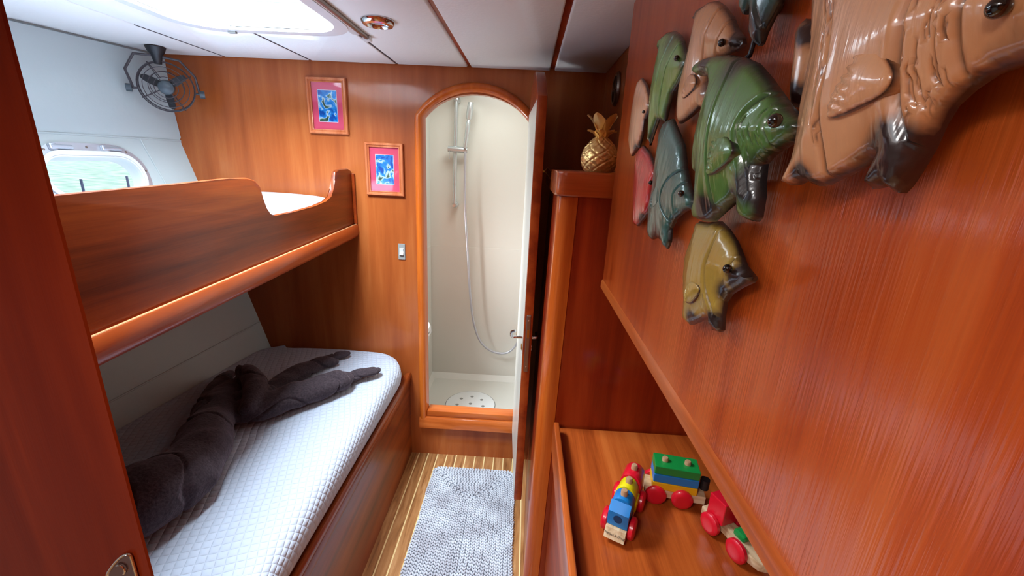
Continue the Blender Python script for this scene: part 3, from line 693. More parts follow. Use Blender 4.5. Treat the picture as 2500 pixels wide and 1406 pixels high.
def mattress(x_right, zb, zt, y0, y1, rc, cut_left, puff=.012, crown=.01):
    """grid mattress with rounded plan corners and soft edges"""
    bm = bmesh.new(); NX, NY = 40, 70; e = (zt - zb) / 2
    def outline(y):
        xr = x_right
        if y > y1 - rc: d = y - (y1 - rc); xr = x_right - rc + math.sqrt(max(rc * rc - d * d, 0)) * 1.0
        xl = hx(y, zt) + .004
        if y > y1 - cut_left: xl += ((y - (y1 - cut_left)) / cut_left) ** 2.2 * cut_left * .8
        return xl, min(xr, x_right)
    prof = [(0, 0)]; rows = []
    Ys = [y0 + (y1 - y0) * (1 - (1 - j / NY) ** 1.4) for j in range(NY + 1)]
    layers = [(0.0, 0.016), (.25, .004), (.5, 0), (.75, .004), (.92, .014), (1.0, .034)]
    sec = []
    for y in Ys:
        xl, xr = outline(y); s = []
        endf = min(1, (y1 - y) / .03) ** .5 if y > y1 - .03 else 1
        for f, ins in layers: s.append((xr - ins, y, zb + (zt - zb) * f * (1 if f < .9 else (.86 + .14 * endf))))
        for i in range(1, NX):
            t = i / NX; x = (xr - .034) + (xl - (xr - .034)) * t
            s.append((x, y, zt * 1.0 - (zt - zb) * .14 * (1 - endf) + crown * math.sin(math.pi * min(1, t * 1.2 + .0)) ** .5 * endf))
        s.append((xl, y, zt)); s.append((xl, y, zb)); sec.append(s)
    loft(bm, sec)
    bmesh.ops.remove_doubles(bm, verts=bm.verts, dist=1e-5)
    return bm
bm = mattress(BX + .005, .475, .585, .55, 1.852, .17, .10)
tag(obj('mattress', bm, M['quilt'], smooth=True, angle=80, origin=(-.8, 1.2, .475)), 'white quilted mattress on the lower bunk, under the dark blanket', 'mattress', 'quilted mattresses')

UX = -.765
def uz(y): return 1.206 - .029 * (1.87 - y)        # the lee board's lower edge drops towards the near end
ub = thing('upper_berth', (-.9, 1.2, 1.14), 'upper bunk with brown mahogany lee board cut down at the far end', 'bunk')
bt = [(1.8706,1.2056),(1.8551,1.343),(1.8515,1.4337),(1.8189,1.4443),(1.7302,1.4421),(1.6987,1.433),(1.6824,1.4019),(1.6729,1.3675),(1.6461,1.3376),(1.5983,1.3227),(1.5106,1.3171),(1.3707,1.3117),(1.2577,1.3079),(1.2341,1.3169),(1.2177,1.3368),(1.21,1.3671),(1.2037,1.4023),(1.1812,1.4202),(1.1507,1.4278),(1.079,1.428),(0.9084,1.4215),(0.7663,1.4176),(0.6597,1.4142),(0.6372,1.4133),(0.615,1.4126)]
bt = [(min(y, D - .004), z) for y, z in bt]; bt[0] = (D - .004, 1.204)
bt = bt + [(bt[-1][0], 1.160)]
bm = bmesh.new(); prism(bm, bt, UX - .018, UX, 'X', bev=.004, seg=3); obj('lee_board', bm, M['board'], ub, smooth=True, angle=35)
bm = bmesh.new(); secs = []
for i in range(12):
    y = .54 + (D - .003 - .54) * i / 11; z = uz(y)
    secs.append([(UX - .03, y, z - .002), (UX + .010, y, z - .001), (UX + .013, y, z - .005), (UX + .016, y, z - .030), (UX + .013, y, z - .048), (UX + .004, y, z - .060), (UX - .008, y, z - .065), (UX - .03, y, z - .065)])
loft(bm, secs); obj('bottom_rail', bm, M['rail'], ub, smooth=True, angle=35)
bm = bmesh.new(); loft(bm, [[(UX + .0055, y, uz(y) - .003), (UX + .0055, y, uz(y) + .0008), (UX + .0095, y, uz(y) + .0006), (UX + .0105, y, uz(y) - .003)] for y in (.54, 1.0, 1.4, D - .003)]); obj('highlight_strip', bm, plain('pale painted highlight', 'e0a878', .35, coat=.4), ub)  # highlight along the rail's lit top edge, put in as a pale strip
obj('end_strip', B(UX, UX + .012, D - .016, D - .002, 1.206, 1.425, bev=.003), M['rail'], ub)
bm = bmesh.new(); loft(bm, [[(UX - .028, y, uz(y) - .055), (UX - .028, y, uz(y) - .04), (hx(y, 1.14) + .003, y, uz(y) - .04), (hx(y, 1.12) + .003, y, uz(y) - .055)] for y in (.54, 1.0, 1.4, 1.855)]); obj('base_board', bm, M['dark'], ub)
bm = mattress(UX - .022, 1.185, 1.318, .55, 1.852, .16, .03, crown=.012)
tag(obj('mattress', bm, M['quilt'], smooth=True, angle=80, origin=(-1.1, 1.2, 1.17)), 'bright white quilted mattress on the upper bunk behind the lee board', 'mattress', 'quilted mattresses')

# ------------------------------------------------------------------ blanket: one fleece, twisted in the middle
bm = bmesh.new()
def roll(pts, flat=.8, k=6):
    P = smoothpath([Vector(p[:3]) for p in pts], k); rr = smoothpath([Vector((p[3], 0, 0)) for p in pts], k)
    tube(bm, P, [max(.006, q.x) for q in rr], 20, flat=flat)
    for e in (0, -1): bmesh.ops.create_icosphere(bm, subdivisions=2, radius=max(.004, rr[e].x * .86), matrix=Matrix.Translation(P[e]) @ Matrix.Diagonal((1, 1, flat, 1)))
roll([(-0.971,0.681,0.6843,0.105),(-0.9142,0.764,0.68,0.1),(-0.8782,0.8307,0.6757,0.095),(-0.8784,0.915,0.6673,0.085),(-0.9191,1.0268,0.6587,0.075),(-0.992,1.1576,0.6502,0.065),(-1.0568,1.2942,0.6392,0.052),(-1.0682,1.3984,0.629,0.04)], .85)
roll([(-1.0183,1.1343,0.6332,0.045),(-1.0898,1.2864,0.6332,0.045),(-1.1507,1.4232,0.6273,0.038),(-1.1827,1.5016,0.6154,0.024)])
roll([(-1.0739,1.4329,0.672,0.03),(-0.992,1.3721,0.6752,0.038),(-0.9168,1.2782,0.6752,0.038),(-0.8948,1.207,0.672,0.03),(-0.9015,1.1866,0.6688,0.022)], 1.1)
roll([(-0.9721,1.2033,0.629,0.04),(-0.9138,1.2258,0.6426,0.056),(-0.8648,1.2644,0.646,0.06),(-0.8012,1.3377,0.6443,0.058),(-0.7306,1.4163,0.6417,0.055),(-0.6943,1.4734,0.6375,0.05)], .72)
roll([(-0.7142,1.505,0.6205,0.03),(-0.6682,1.5391,0.6239,0.034),(-0.6289,1.5727,0.6239,0.034),(-0.6059,1.5968,0.6205,0.03)], .55)
roll([(-0.9361,1.3535,0.629,0.04),(-0.9187,1.4616,0.6307,0.042),(-0.8928,1.5554,0.629,0.04),(-0.8492,1.6286,0.6256,0.036),(-0.8159,1.6544,0.6188,0.028)], .8)
roll([(-0.8699,1.6704,0.6154,0.024),(-0.8325,1.7119,0.6179,0.027),(-0.7987,1.7442,0.6171,0.026)], .65)
roll([(-0.9875,1.2579,0.6332,0.045),(-0.9497,1.3023,0.6332,0.045),(-0.9343,1.3508,0.6307,0.042)], .9)
o = obj('fleece_blanket', bm, M['fleece'])
m_ = o.modifiers.new('r', 'REMESH'); m_.mode = 'VOXEL'; m_.voxel_size = .0045
m_ = o.modifiers.new('s', 'SMOOTH'); m_.iterations = 6; m_.factor = .6
bake(o)
normals = [v.normal.copy() for v in o.data.vertices]; moved = []
for v, nn_ in zip(o.data.vertices, normals):
    p = v.co.copy()
    d = .010 * noise.noise(p * 10) + .004 * noise.noise(p * 26) - .009 * max(0, .07 - abs(noise.noise(p * 8 + Vector((5, 2, 1))))) / .07
    q = p + nn_ * d
    moved += [q.x, q.y, max(q.z, .5965)]
o.data.vertices.foreach_set('co', moved); o.data.update()
for f in o.data.polygons: f.use_smooth = True
o.data.materials.clear(); o.data.materials.append(M['fleece'])
tag(o, 'dark plum fleece blanket twisted into a knot along the lower mattress', 'blanket')

# ------------------------------------------------------------------ crocheted rug
bm = bmesh.new(); rx0, rx1, ry0, ry1 = -.392, .022, .98, 1.752; cx, cy = (rx0 + rx1) / 2, (ry0 + ry1) / 2; ww, hh = (rx1 - rx0) / 2, (ry1 - ry0) / 2
ico = bmesh.new(); bmesh.ops.create_icosphere(ico, subdivisions=1, radius=1); IV = [v.co.copy() for v in ico.verts]; IF = [[v.index for v in f.verts] for f in ico.faces]; ico.free()
def stitch(c, ang, l, w, h):
    ca, sa = math.cos(ang), math.sin(ang); vs = []
    for q in IV:
        x, y, z = q.x * l, q.y * w, q.z * h; vs.append(bm.verts.new((c[0] + x * ca - y * sa, c[1] + x * sa + y * ca, c[2] + z)))
    for f in IF: bm.faces.new([vs[i] for i in f])
ring = 0; step = .0172; first = True
while ww - ring * step > .008:
    w_, h_ = ww - ring * step - .008, hh - ring * step - .008
    rc_ = min(.03, w_ * .9); loop = [Vector((x, y, 0)) for x, y in rrect(w_, h_, rc_, 5, cx, cy)]
    per = sum((loop[i] - loop[i - 1]).length for i in range(len(loop))); nst = max(6, int(per / .0135)); acc = 0; tgt = 0; pos = []
    for i in range(len(loop)):
        a, b2 = loop[i - 1], loop[i]; L_ = (b2 - a).length
        while tgt <= acc + L_ and len(pos) < nst:
            t = (tgt - acc) / max(L_, 1e-9); pos.append((a.lerp(b2, t), math.atan2(b2.y - a.y, b2.x - a.x))); tgt += per / nst
        acc += L_
    for i, (p, an) in enumerate(pos):
        jx = noise.noise(Vector((p.x * 40, p.y * 40, ring))) * .003; pz = .010 + .002 * noise.noise(p * 15)
        nx, ny = -math.sin(an), math.cos(an)
        wob = .004 * noise.noise(Vector((p.x * 9, p.y * 9, 3)))
        for s in (-1, 1):
            stitch((p.x + nx * s * .0042 + jx + wob, p.y + ny * s * .0042 + wob, pz), an + s * R(32), .0094, .0043, .0078)
    ring += 1
box(bm, rx0 + .01, rx1 - .01, ry0 + .01, ry1 - .01, .001, .003)
tag(obj('rug', bm, M['rug'], smooth=True, angle=80, origin=(cx, cy, 0)), 'pale grey crocheted rope rug lying on the teak floor', 'rug')

# ------------------------------------------------------------------ golden pineapple
pc = Vector((.196, 1.22, 1.487))
pa = thing('pineapple_ornament', tuple(pc), 'shiny gold pineapple ornament standing on the tall cabinet', 'ornament')
bm = bmesh.new(); NR, NC = 60, 96; rows = []
for i in range(NR + 1):
    t = i / NR; zz = .0 + .092 * t; r0 = .050 * math.sin(math.pi * (.22 + .74 * t)) ** .62
    if t < .03: r0 *= .94
    row = []
    for k in range(NC):
        a = 2 * math.pi * k / NC
        s1_ = (a * 7 / (2 * math.pi) + t * 3.2) % 1; s2_ = (a * 7 / (2 * math.pi) - t * 3.2) % 1
        e_ = min(abs(s1_ - .5), abs(s2_ - .5)) * 2; bump_ = -.0042 * (1 - min(1, e_ * 5)) + .0016 * min(1, (1 - max(abs(s1_ - .5), abs(s2_ - .5)) * 2) * 2)
        r = (r0 + bump_); row.append(bm.verts.new((pc.x + r * math.cos(a), pc.y + r * math.sin(a), pc.z + zz + .0005)))
    rows.append(row)
for A, Q in zip(rows, rows[1:]):
    for k in range(NC): bm.faces.new((A[k], A[(k + 1) % NC], Q[(k + 1) % NC], Q[k]))
bm.faces.new(rows[0][::-1]); bm.faces.new(rows[-1]); obj('body', bm, M['gold'], pa, smooth=True, angle=70)
def pleaf(bm, a, z0, length, lean, w):
    secs = []; d = Vector((math.cos(a), math.sin(a), 0)); s = Vector((-math.sin(a), math.cos(a), 0)); p = pc + Vector((0, 0, z0)) + d * .006
    for i in range(9):
        t = i / 8; wd = w * (.75 + .55 * math.sin(math.pi * t * .8)) * (1 - t ** 6 * .7); th = .0035 * (1 - t * .4)
        sl = R(12) + lean * t ** 1.5; q = p + d * (length * (1 - math.cos(sl)) * .6 + length * t * math.sin(lean) * .55) + Vector((0, 0, length * t * math.cos(lean * t * .75)))
        up_ = Vector((0, 0, 1)); nrm = (d * math.cos(sl) - up_ * math.sin(sl))
        secs.append([q - s * wd - nrm * .0, q - s * wd * .5 + nrm * th * .2, q + nrm * th * 1.5, q + s * wd * .5 + nrm * th * .2, q + s * wd, q - nrm * th])
    loft(bm, secs)
for k in range(6):
    bm = bmesh.new(); pleaf(bm, R(60 * k + 10), .085, .036, R(66), .0125); obj('crown_leaf', bm, M['gold'], pa, smooth=True, angle=60)
for k in range(5):
    bm = bmesh.new(); pleaf(bm, R(72 * k + 20), .098, .060, R(42), .0135); obj('crown_leaf', bm, M['gold'], pa, smooth=True, angle=60)

# ------------------------------------------------------------------ carved fish on the side panel
import numpy as np
WX = .2168
def relief(name, out, xp, Hd, mat, parent=None, grooves=(), burn=(), burn_edge=.012, step=.005, R0=None, k=3, ribs=None, sm=True, back=None, lump=0.0, smoothed=False):
    """outline out = (y, z) points; flat back, domed face towards -X, carved grooves"""
    if smoothed: o2 = [(p.x, p.y) for p in smoothpath([Vector((a, b, 0)) for a, b in out], k, closed=True)]
    else:
        o2 = []
        for i, (a, b) in enumerate(out):
            (pa_, pb_), (na_, nb_) = out[i - 1], out[(i + 1) % len(out)]
            o2 += [(a * .82 + pa_ * .18, b * .82 + pb_ * .18), (a, b), (a * .82 + na_ * .18, b * .82 + nb_ * .18)]
    pts = []
    for i in range(len(o2)):           # even spacing along the outline
        a, b = Vector((*o2[i - 1], 0)), Vector((*o2[i], 0)); n_ = max(1, int((b - a).length / step))
        for j in range(n_): q = a.lerp(b, j / n_); pts.append((q.x, q.y))
    nb = len(pts); B_ = np.array(pts); lo, hi = B_.min(0), B_.max(0)
    A = np.roll(B_, -1, 0)
    def dist(P_, S0=B_, S1=A):
        d = S1 - S0; l2 = (d ** 2).sum(1) + 1e-12; t = (((P_[:, None, :] - S0[None]) * d[None]).sum(2) / l2).clip(0, 1)
        return np.sqrt((((S0[None] + d[None] * t[..., None]) - P_[:, None, :]) ** 2).sum(2)).min(1)
    gy, gz = np.meshgrid(np.arange(lo[0], hi[0], step), np.arange(lo[1], hi[1], step)); G = np.stack([gy.ravel(), gz.ravel()], 1)
    ins = np.zeros(len(G), bool)
    for (y0_, z0_), (y1_, z1_) in zip(B_, A):
        c_ = (z0_ > G[:, 1]) != (z1_ > G[:, 1]); xi = (y1_ - y0_) * (G[:, 1] - z0_) / ((z1_ - z0_) if abs(z1_ - z0_) > 1e-12 else 1e-12) + y0_; ins ^= c_ & (G[:, 0] < xi)
    G = G[ins]; G = G[dist(G) > step * .6]
    for (line, w, dep) in grooves:          # fine rows of points so that each carved line is crisp
        q = [(p.x, p.y) for p in smoothpath([Vector((a, b, 0)) for a, b in line], 6)]; Lq = np.array(q)
        G = G[dist(G, Lq[:-1], Lq[1:]) > 3 * w]
        new = []; acc = 0
        for i in range(1, len(q)):
            a, b = Vector((*q[i - 1], 0)), Vector((*q[i], 0)); L_ = (b - a).length
            if L_ < 1e-7: continue
            nrm = Vector((-(b - a).y, (b - a).x, 0)) / L_; gap = max(.0012, w)
            while acc < L_:
                c_ = a.lerp(b, acc / L_)
                for o_ in (0, -.8, .8, -1.6, 1.6, -2.6, 2.6): new.append((c_.x + nrm.x * o_ * w, c_.y + nrm.y * o_ * w))
                acc += gap
            acc -= L_
        if not new: continue
        new = np.array(new); keep = np.zeros(len(new), bool)
        for (y0_, z0_), (y1_, z1_) in zip(B_, A):
            c_ = (z0_ > new[:, 1]) != (z1_ > new[:, 1]); xi = (y1_ - y0_) * (new[:, 1] - z0_) / ((z1_ - z0_) if abs(z1_ - z0_) > 1e-12 else 1e-12) + y0_; keep ^= c_ & (new[:, 0] < xi)
        new = new[keep]
        if len(new): new = new[dist(new) > step * .3]
        G = np.vstack([G, new])
    allp = np.vstack([B_, G])
    vs, es, fs, _, _, _ = delaunay_2d_cdt([Vector(p) for p in allp.tolist()], [(i, (i + 1) % nb) for i in range(nb)], [], 1, 1e-7)
    P_ = np.array([(v.x, v.y) for v in vs]); dE = dist(P_); Rm = R0 or max(dE.max() * .95, 1e-4)
    t = (dE / Rm).clip(0, 1); t2 = (dE / min(Rm, .005)).clip(0, 1); h = Hd * (.68 * (1 - (1 - t) ** 1.8) + .32 * np.sqrt(np.maximum(0, 1 - (1 - t2) ** 2)))
    bn = np.clip(1 - dE / burn_edge, 0, 1) * .75
    for (line, w, dep) in grooves:
        Lq = np.array([(p.x, p.y) for p in smoothpath([Vector((a, b, 0)) for a, b in line], 6)]); dl_ = dist(P_, Lq[:-1], Lq[1:])
        h = h - dep * np.exp(-(dl_ / w) ** 2) + (dep * .35 if w > .0012 else 0) * np.exp(-((dl_ - 2.2 * w) / w) ** 2); bn = np.maximum(bn, .6 * np.exp(-(dl_ / (w * .9)) ** 2))
    for (y_, z_, r_, s_) in burn: bn = np.maximum(bn, 1.3 * s_ * np.exp(-(((P_[:, 0] - y_) ** 2 + (P_[:, 1] - z_) ** 2) / r_ ** 2) ** 1.5))
    if ribs:
        (ay, az), (by, bz), per = ribs; dx, dz = by - ay, bz - az; L_ = math.hypot(dx, dz); q = ((P_[:, 0] - ay) * dx + (P_[:, 1] - az) * dz) / L_; my_ = np.median(P_[:, 0]); rg_ = P_[:, 0].max() - P_[:, 0].min(); h = h + .0009 * np.sin(q * 2 * math.pi / per) * np.clip(dE / .003, 0, 1) * np.clip((P_[:, 0] - my_) / (.15 * rg_), 0, 1) + .0008 * np.exp(-(dE / .0022) ** 2)
    if lump:
        h = h + np.array([lump * .5 * noise.noise(Vector((p[0] * 130, p[1] * 28, xp * 50))) for p in P_]) * (t > .1)
    bm = bmesh.new(); col = bm.verts.layers.float.new('burn')
    top = []
    for p, hh_, b_ in zip(P_, h, bn):
        v = bm.verts.new((xp - hh_, p[0], p[1])); v[col] = float(b_); top.append(v)
    for f in fs:
        try: bm.faces.new([top[i] for i in f])
        except ValueError: pass
    bx = back if back is not None else xp + .004
    edges = [e for e in bm.edges if len(e.link_faces) == 1]
    g = bmesh.ops.extrude_edge_only(bm, edges=edges); nv = [e for e in g['geom'] if isinstance(e, bmesh.types.BMVert)]
    for v in nv: v.co.x = bx; v[col] = .1 if smoothed else .9
    ne = [e for e in g['geom'] if isinstance(e, bmesh.types.BMEdge)]
    loose = [v for v in bm.verts if not v.link_faces]
    bmesh.ops.delete(bm, geom=loose, context='VERTS')
    bmesh.ops.holes_fill(bm, edges=[e for e in bm.edges if len(e.link_faces) == 1])
    return obj(name, bm, mat, parent, smooth=True, angle=55)
def strokes(la, lb, n, length, seed):
    """short knife cuts between two carved lines"""
    rg = random.Random(seed); A_ = smoothpath([Vector((a, b, 0)) for a, b in la], 8); B2 = smoothpath([Vector((a, b, 0)) for a, b in lb], 8); out = []
    for _ in range(n):
        s = rg.random() * .9; t = .12 + .76 * rg.random()
        def at(s_): return A_[int(s_ * (len(A_) - 1))].lerp(B2[int(s_ * (len(B2) - 1))], t)
        a, b = at(s), at(min(1, s + .1)); d = b - a
        if d.length < 1e-5: continue
        b = a + d.normalized() * length * (.5 + rg.random()); out.append(([(a.x, a.y), ((a.x + b.x) / 2 + .0006, (a.y + b.y) / 2), (b.x, b.y)], .0007, .0011))
    return out
def fish(label, out, xp, Hd, mat, eye=None, er=.004, fin=None, finrib=None, mounts=None, **kw):
    cy_ = sum(p[0] for p in out) / len(out); cz_ = sum(p[1] for p in out) / len(out)
    t = thing('carved_fish', (xp, cy_, cz_), label, 'fish carving', 'carved fish hung on the side panel')
    relief('body', out, xp, Hd, M[mat], t, **kw)
    if fin: relief('pectoral_fin', fin, xp - Hd * .84, Hd * .12 + .0025, M[mat], t, ribs=finrib, burn_edge=.0012, step=.0014, k=6, back=xp - Hd * .3, smoothed=True)
    if eye:
        bm = bmesh.new(); bmesh.ops.create_uvsphere(bm, u_segments=20, v_segments=12, radius=er * .72, matrix=Matrix.Translation((xp - Hd * .78, eye[0], eye[1]))); obj('eye', bm, M['eye'], t, smooth=True)
    for (my, mz) in (mounts or [(cy_, cz_)]):
        bm = bmesh.new(); lathe(bm, [(.006, 0), (.006, WX - xp - .002)], (xp + .002, my, mz), 10, 'X'); obj('mounting_stud', bm, M['steel'], t)
    return t
def bp(q, r, s): return (q[0], q[1], r, s)
fish('largest tan brown carved fish at the top right, cut off by the picture edge',
     [(0.3411,1.6275),(0.3314,1.6001),(0.326,1.5839),(0.3243,1.5697),(0.3236,1.5567),(0.3229,1.5448),(0.3197,1.5284),(0.3188,1.5132),(0.3226,1.5033),(0.3272,1.4973),(0.3234,1.4939),(0.315,1.4949),(0.3041,1.4998),(0.2992,1.4962),(0.2912,1.4949),(0.2846,1.4963),(0.2745,1.5007),(0.2605,1.5069),(0.252,1.5125),(0.2444,1.5139),(0.2466,1.5064),(0.2482,1.5),(0.2472,1.4956),(0.2413,1.4972),(0.2371,1.5004),(0.2328,1.4953),(0.229,1.4945),(0.2261,1.4986),(0.2227,1.5072),(0.2198,1.5168),(0.2183,1.5272),(0.2155,1.535),(0.2096,1.5408),(0.2021,1.5454),(0.1905,1.5473),(0.178,1.5491),(0.1695,1.557),(0.1694,1.5689),(0.1853,1.5872),(0.2119,1.6084),(0.2574,1.6387),(0.307,1.6487),(0.3415,1.6466)],
     .193, .021, 'f_tan', (0.1907, 1.5658), .0056,
     fin=[(0.2711,1.5347),(0.2715,1.5469),(0.2659,1.5566),(0.259,1.567),(0.2515,1.566),(0.2418,1.5615),(0.2336,1.5542),(0.2302,1.549),(0.2314,1.5438),(0.2377,1.54),(0.2493,1.5372),(0.2608,1.5347)],
     finrib=((0.2584, 1.5652), (0.2701, 1.5368), .0052),
     grooves=[([(0.2358,1.5896),(0.235,1.5725),(0.2346,1.5618),(0.2341,1.5509),(0.2317,1.5357),(0.2256,1.518)], .0022, .0035), ([(0.2095,1.5803),(0.2099,1.567),(0.209,1.5543),(0.2057,1.5424),(0.2009,1.5328)], .0022, .003), *strokes([(0.2358,1.5896),(0.235,1.5725),(0.2346,1.5618),(0.2341,1.5509),(0.2317,1.5357),(0.2256,1.518)], [(0.2095,1.5803),(0.2099,1.567),(0.209,1.5543),(0.2057,1.5424),(0.2009,1.5328),(0.2024,1.5255)], 34, .009, 3), *strokes([(0.3076,1.6064),(0.2981,1.5768),(0.2918,1.5454),(0.2874,1.5083)], [(0.2968,1.6154),(0.2878,1.5873),(0.2826,1.56),(0.2781,1.518)], 16, .010, 5), ([(0.2968,1.6154),(0.2878,1.5873),(0.2826,1.56),(0.281,1.5371),(0.2781,1.518),(0.2765,1.5009)], .0016, .002)],
     burn=[bp((0.2307, 1.5114), .022, .8), bp((0.2997, 1.4977), .014, .9), bp((0.2162, 1.4988), .022, .9), bp((0.2477, 1.504), .014, .8), bp((0.1847, 1.5446), .03, .4)],
     burn_edge=.005, lump=.0016, step=.003, mounts=[(0.2624, 1.5527), (0.2135, 1.5685)])
fish('narrow dark tipped tan fin shaped fish behind the largest tan fish',
     [(0.3765,1.6132),(0.371,1.6158),(0.3581,1.6094),(0.3464,1.5918),(0.3441,1.5672),(0.345,1.5577),(0.3495,1.5506),(0.3602,1.5519),(0.3663,1.5607),(0.3692,1.5802),(0.3738,1.5999)],
     .205, .008, 'f_tan', burn=[bp((0.3589, 1.5552), .016, .9), bp((0.3564, 1.6049), .014, .8)], burn_edge=.003, lump=.001)
fish('tan carved fish with black snout above the big green fish',
     [(0.6323,1.6926),(0.605,1.6953),(0.5795,1.6933),(0.558,1.688),(0.5349,1.6759),(0.5067,1.6569),(0.4889,1.6404),(0.4713,1.6285),(0.4671,1.6224),(0.4845,1.6193),(0.5146,1.6214),(0.544,1.6229),(0.5408,1.6051),(0.5219,1.5925),(0.5222,1.5781),(0.5324,1.5676),(0.553,1.5759),(0.5813,1.5677),(0.6178,1.562),(0.6271,1.5854),(0.6305,1.6101),(0.6202,1.6341),(0.6119,1.6599),(0.6084,1.6824)],
     .203, .013, 'f_tan', (0.4939, 1.6294), .0055,
     fin=[(0.5848,1.589),(0.5837,1.6054),(0.5711,1.6138),(0.5535,1.6092),(0.5465,1.5992),(0.5587,1.5922)], finrib=((0.5633, 1.611), (0.5801, 1.5884), .005),
     grooves=[([(0.5316,1.6722),(0.54,1.6548),(0.5494,1.6323),(0.5587,1.6036)], .0016, .002), ([(0.5011,1.6517),(0.5105,1.6352),(0.5224,1.6221)], .0014, .0018)],
     burn=[bp((0.4686, 1.623), .022, .9), bp((0.5248, 1.5979), .02, .6), bp((0.61, 1.6945), .02, .6)], burn_edge=.006, lump=.0012)
fish('light green slim carved fish left of the tan fish with the black snout',
     [(0.7907,1.6941),(0.7742,1.7063),(0.7444,1.7054),(0.7085,1.698),(0.68,1.6857),(0.6587,1.6716),(0.6436,1.656),(0.6242,1.6433),(0.6232,1.6348),(0.6443,1.6232),(0.6741,1.61),(0.6843,1.5925),(0.6897,1.5712),(0.727,1.5789),(0.742,1.5633),(0.7592,1.5397),(0.7705,1.572),(0.7863,1.618),(0.781,1.6557),(0.7674,1.6881)],
     .204, .012, 'f_lgreen', (0.6445, 1.6478), .0055, 
     grooves=[([(0.6562,1.6742),(0.6801,1.6514),(0.6984,1.6219),(0.706,1.5824)], .0014, .002), ([(0.6883,1.6876),(0.7106,1.6634),(0.724,1.6319)], .0014, .002)],
     burn=[bp((0.6934, 1.6917), .03, .5), bp((0.6246, 1.6324), .02, .5), bp((0.7369, 1.5482), .02, .7)], burn_edge=.006, lump=.0014)
fish('small pale pinkish carved fish nearest the left edge of the panel',
     [(0.9101,1.6671),(0.8883,1.6669),(0.8466,1.6479),(0.8127,1.6238),(0.8029,1.6045),(0.8273,1.5887),(0.8256,1.5689),(0.8404,1.5409),(0.8905,1.5247),(0.9095,1.5403),(0.9246,1.5545),(0.9305,1.5852),(0.9308,1.612),(0.9202,1.6495)],
     .207, .009, 'f_pale', (0.8103, 1.5983), .004,
     burn=[bp((0.8527, 1.5283), .02, .9), bp((0.7822, 1.6037), .012, .5)], burn_edge=.004, lump=.0014)
fish('red glazed carved fish below the small pale fish',
     [(0.8445,1.5209),(0.8379,1.5319),(0.8077,1.5417),(0.7633,1.5285),(0.7212,1.5077),(0.7028,1.4982),(0.7055,1.4809),(0.7142,1.4608),(0.7107,1.4444),(0.7207,1.4298),(0.7428,1.4166),(0.7741,1.3999),(0.7957,1.3999),(0.8077,1.4223),(0.8203,1.4458),(0.8328,1.4871)],
     .206, .011, 'f_red', (0.6966, 1.4802), .005,
     burn=[bp((0.7381, 1.4098), .02, .9), bp((0.6967, 1.4778), .010, .5)], burn_edge=.005, lump=.0016)
fish('dark teal carved fish with grooves between the red and big green fish',
     [(0.6828,1.5588),(0.6673,1.5713),(0.6432,1.5706),(0.6098,1.5498),(0.5807,1.5308),(0.5612,1.5043),(0.5392,1.484),(0.5171,1.4678),(0.5129,1.4585),(0.5415,1.4521),(0.5706,1.4386),(0.5807,1.4245),(0.5775,1.4068),(0.5844,1.3951),(0.6062,1.4017),(0.6328,1.4025),(0.6577,1.3956),(0.6748,1.402),(0.6825,1.4311),(0.6888,1.4435),(0.6819,1.4709),(0.6864,1.4976),(0.6861,1.5275)],
     .2, .013, 'f_teal', (0.5332, 1.4739), .0055,
     fin=[(0.6448,1.4448),(0.6488,1.4615),(0.6368,1.4753),(0.6202,1.4779),(0.6097,1.4644),(0.6192,1.452)], finrib=((0.6232, 1.4761), (0.6406, 1.4452), .004),
     grooves=[([(0.5371,1.5065),(0.5769,1.496),(0.6016,1.4762),(0.6035,1.4536),(0.576,1.4342)], .0014, .0022), ([(0.5335,1.4897),(0.5544,1.4814),(0.5636,1.4679),(0.5618,1.4468)], .0013, .002)],
     burn=[bp((0.62, 1.4016), .022, .8), bp((0.6531, 1.5688), .012, .6)], burn_edge=.005, lump=.0014)
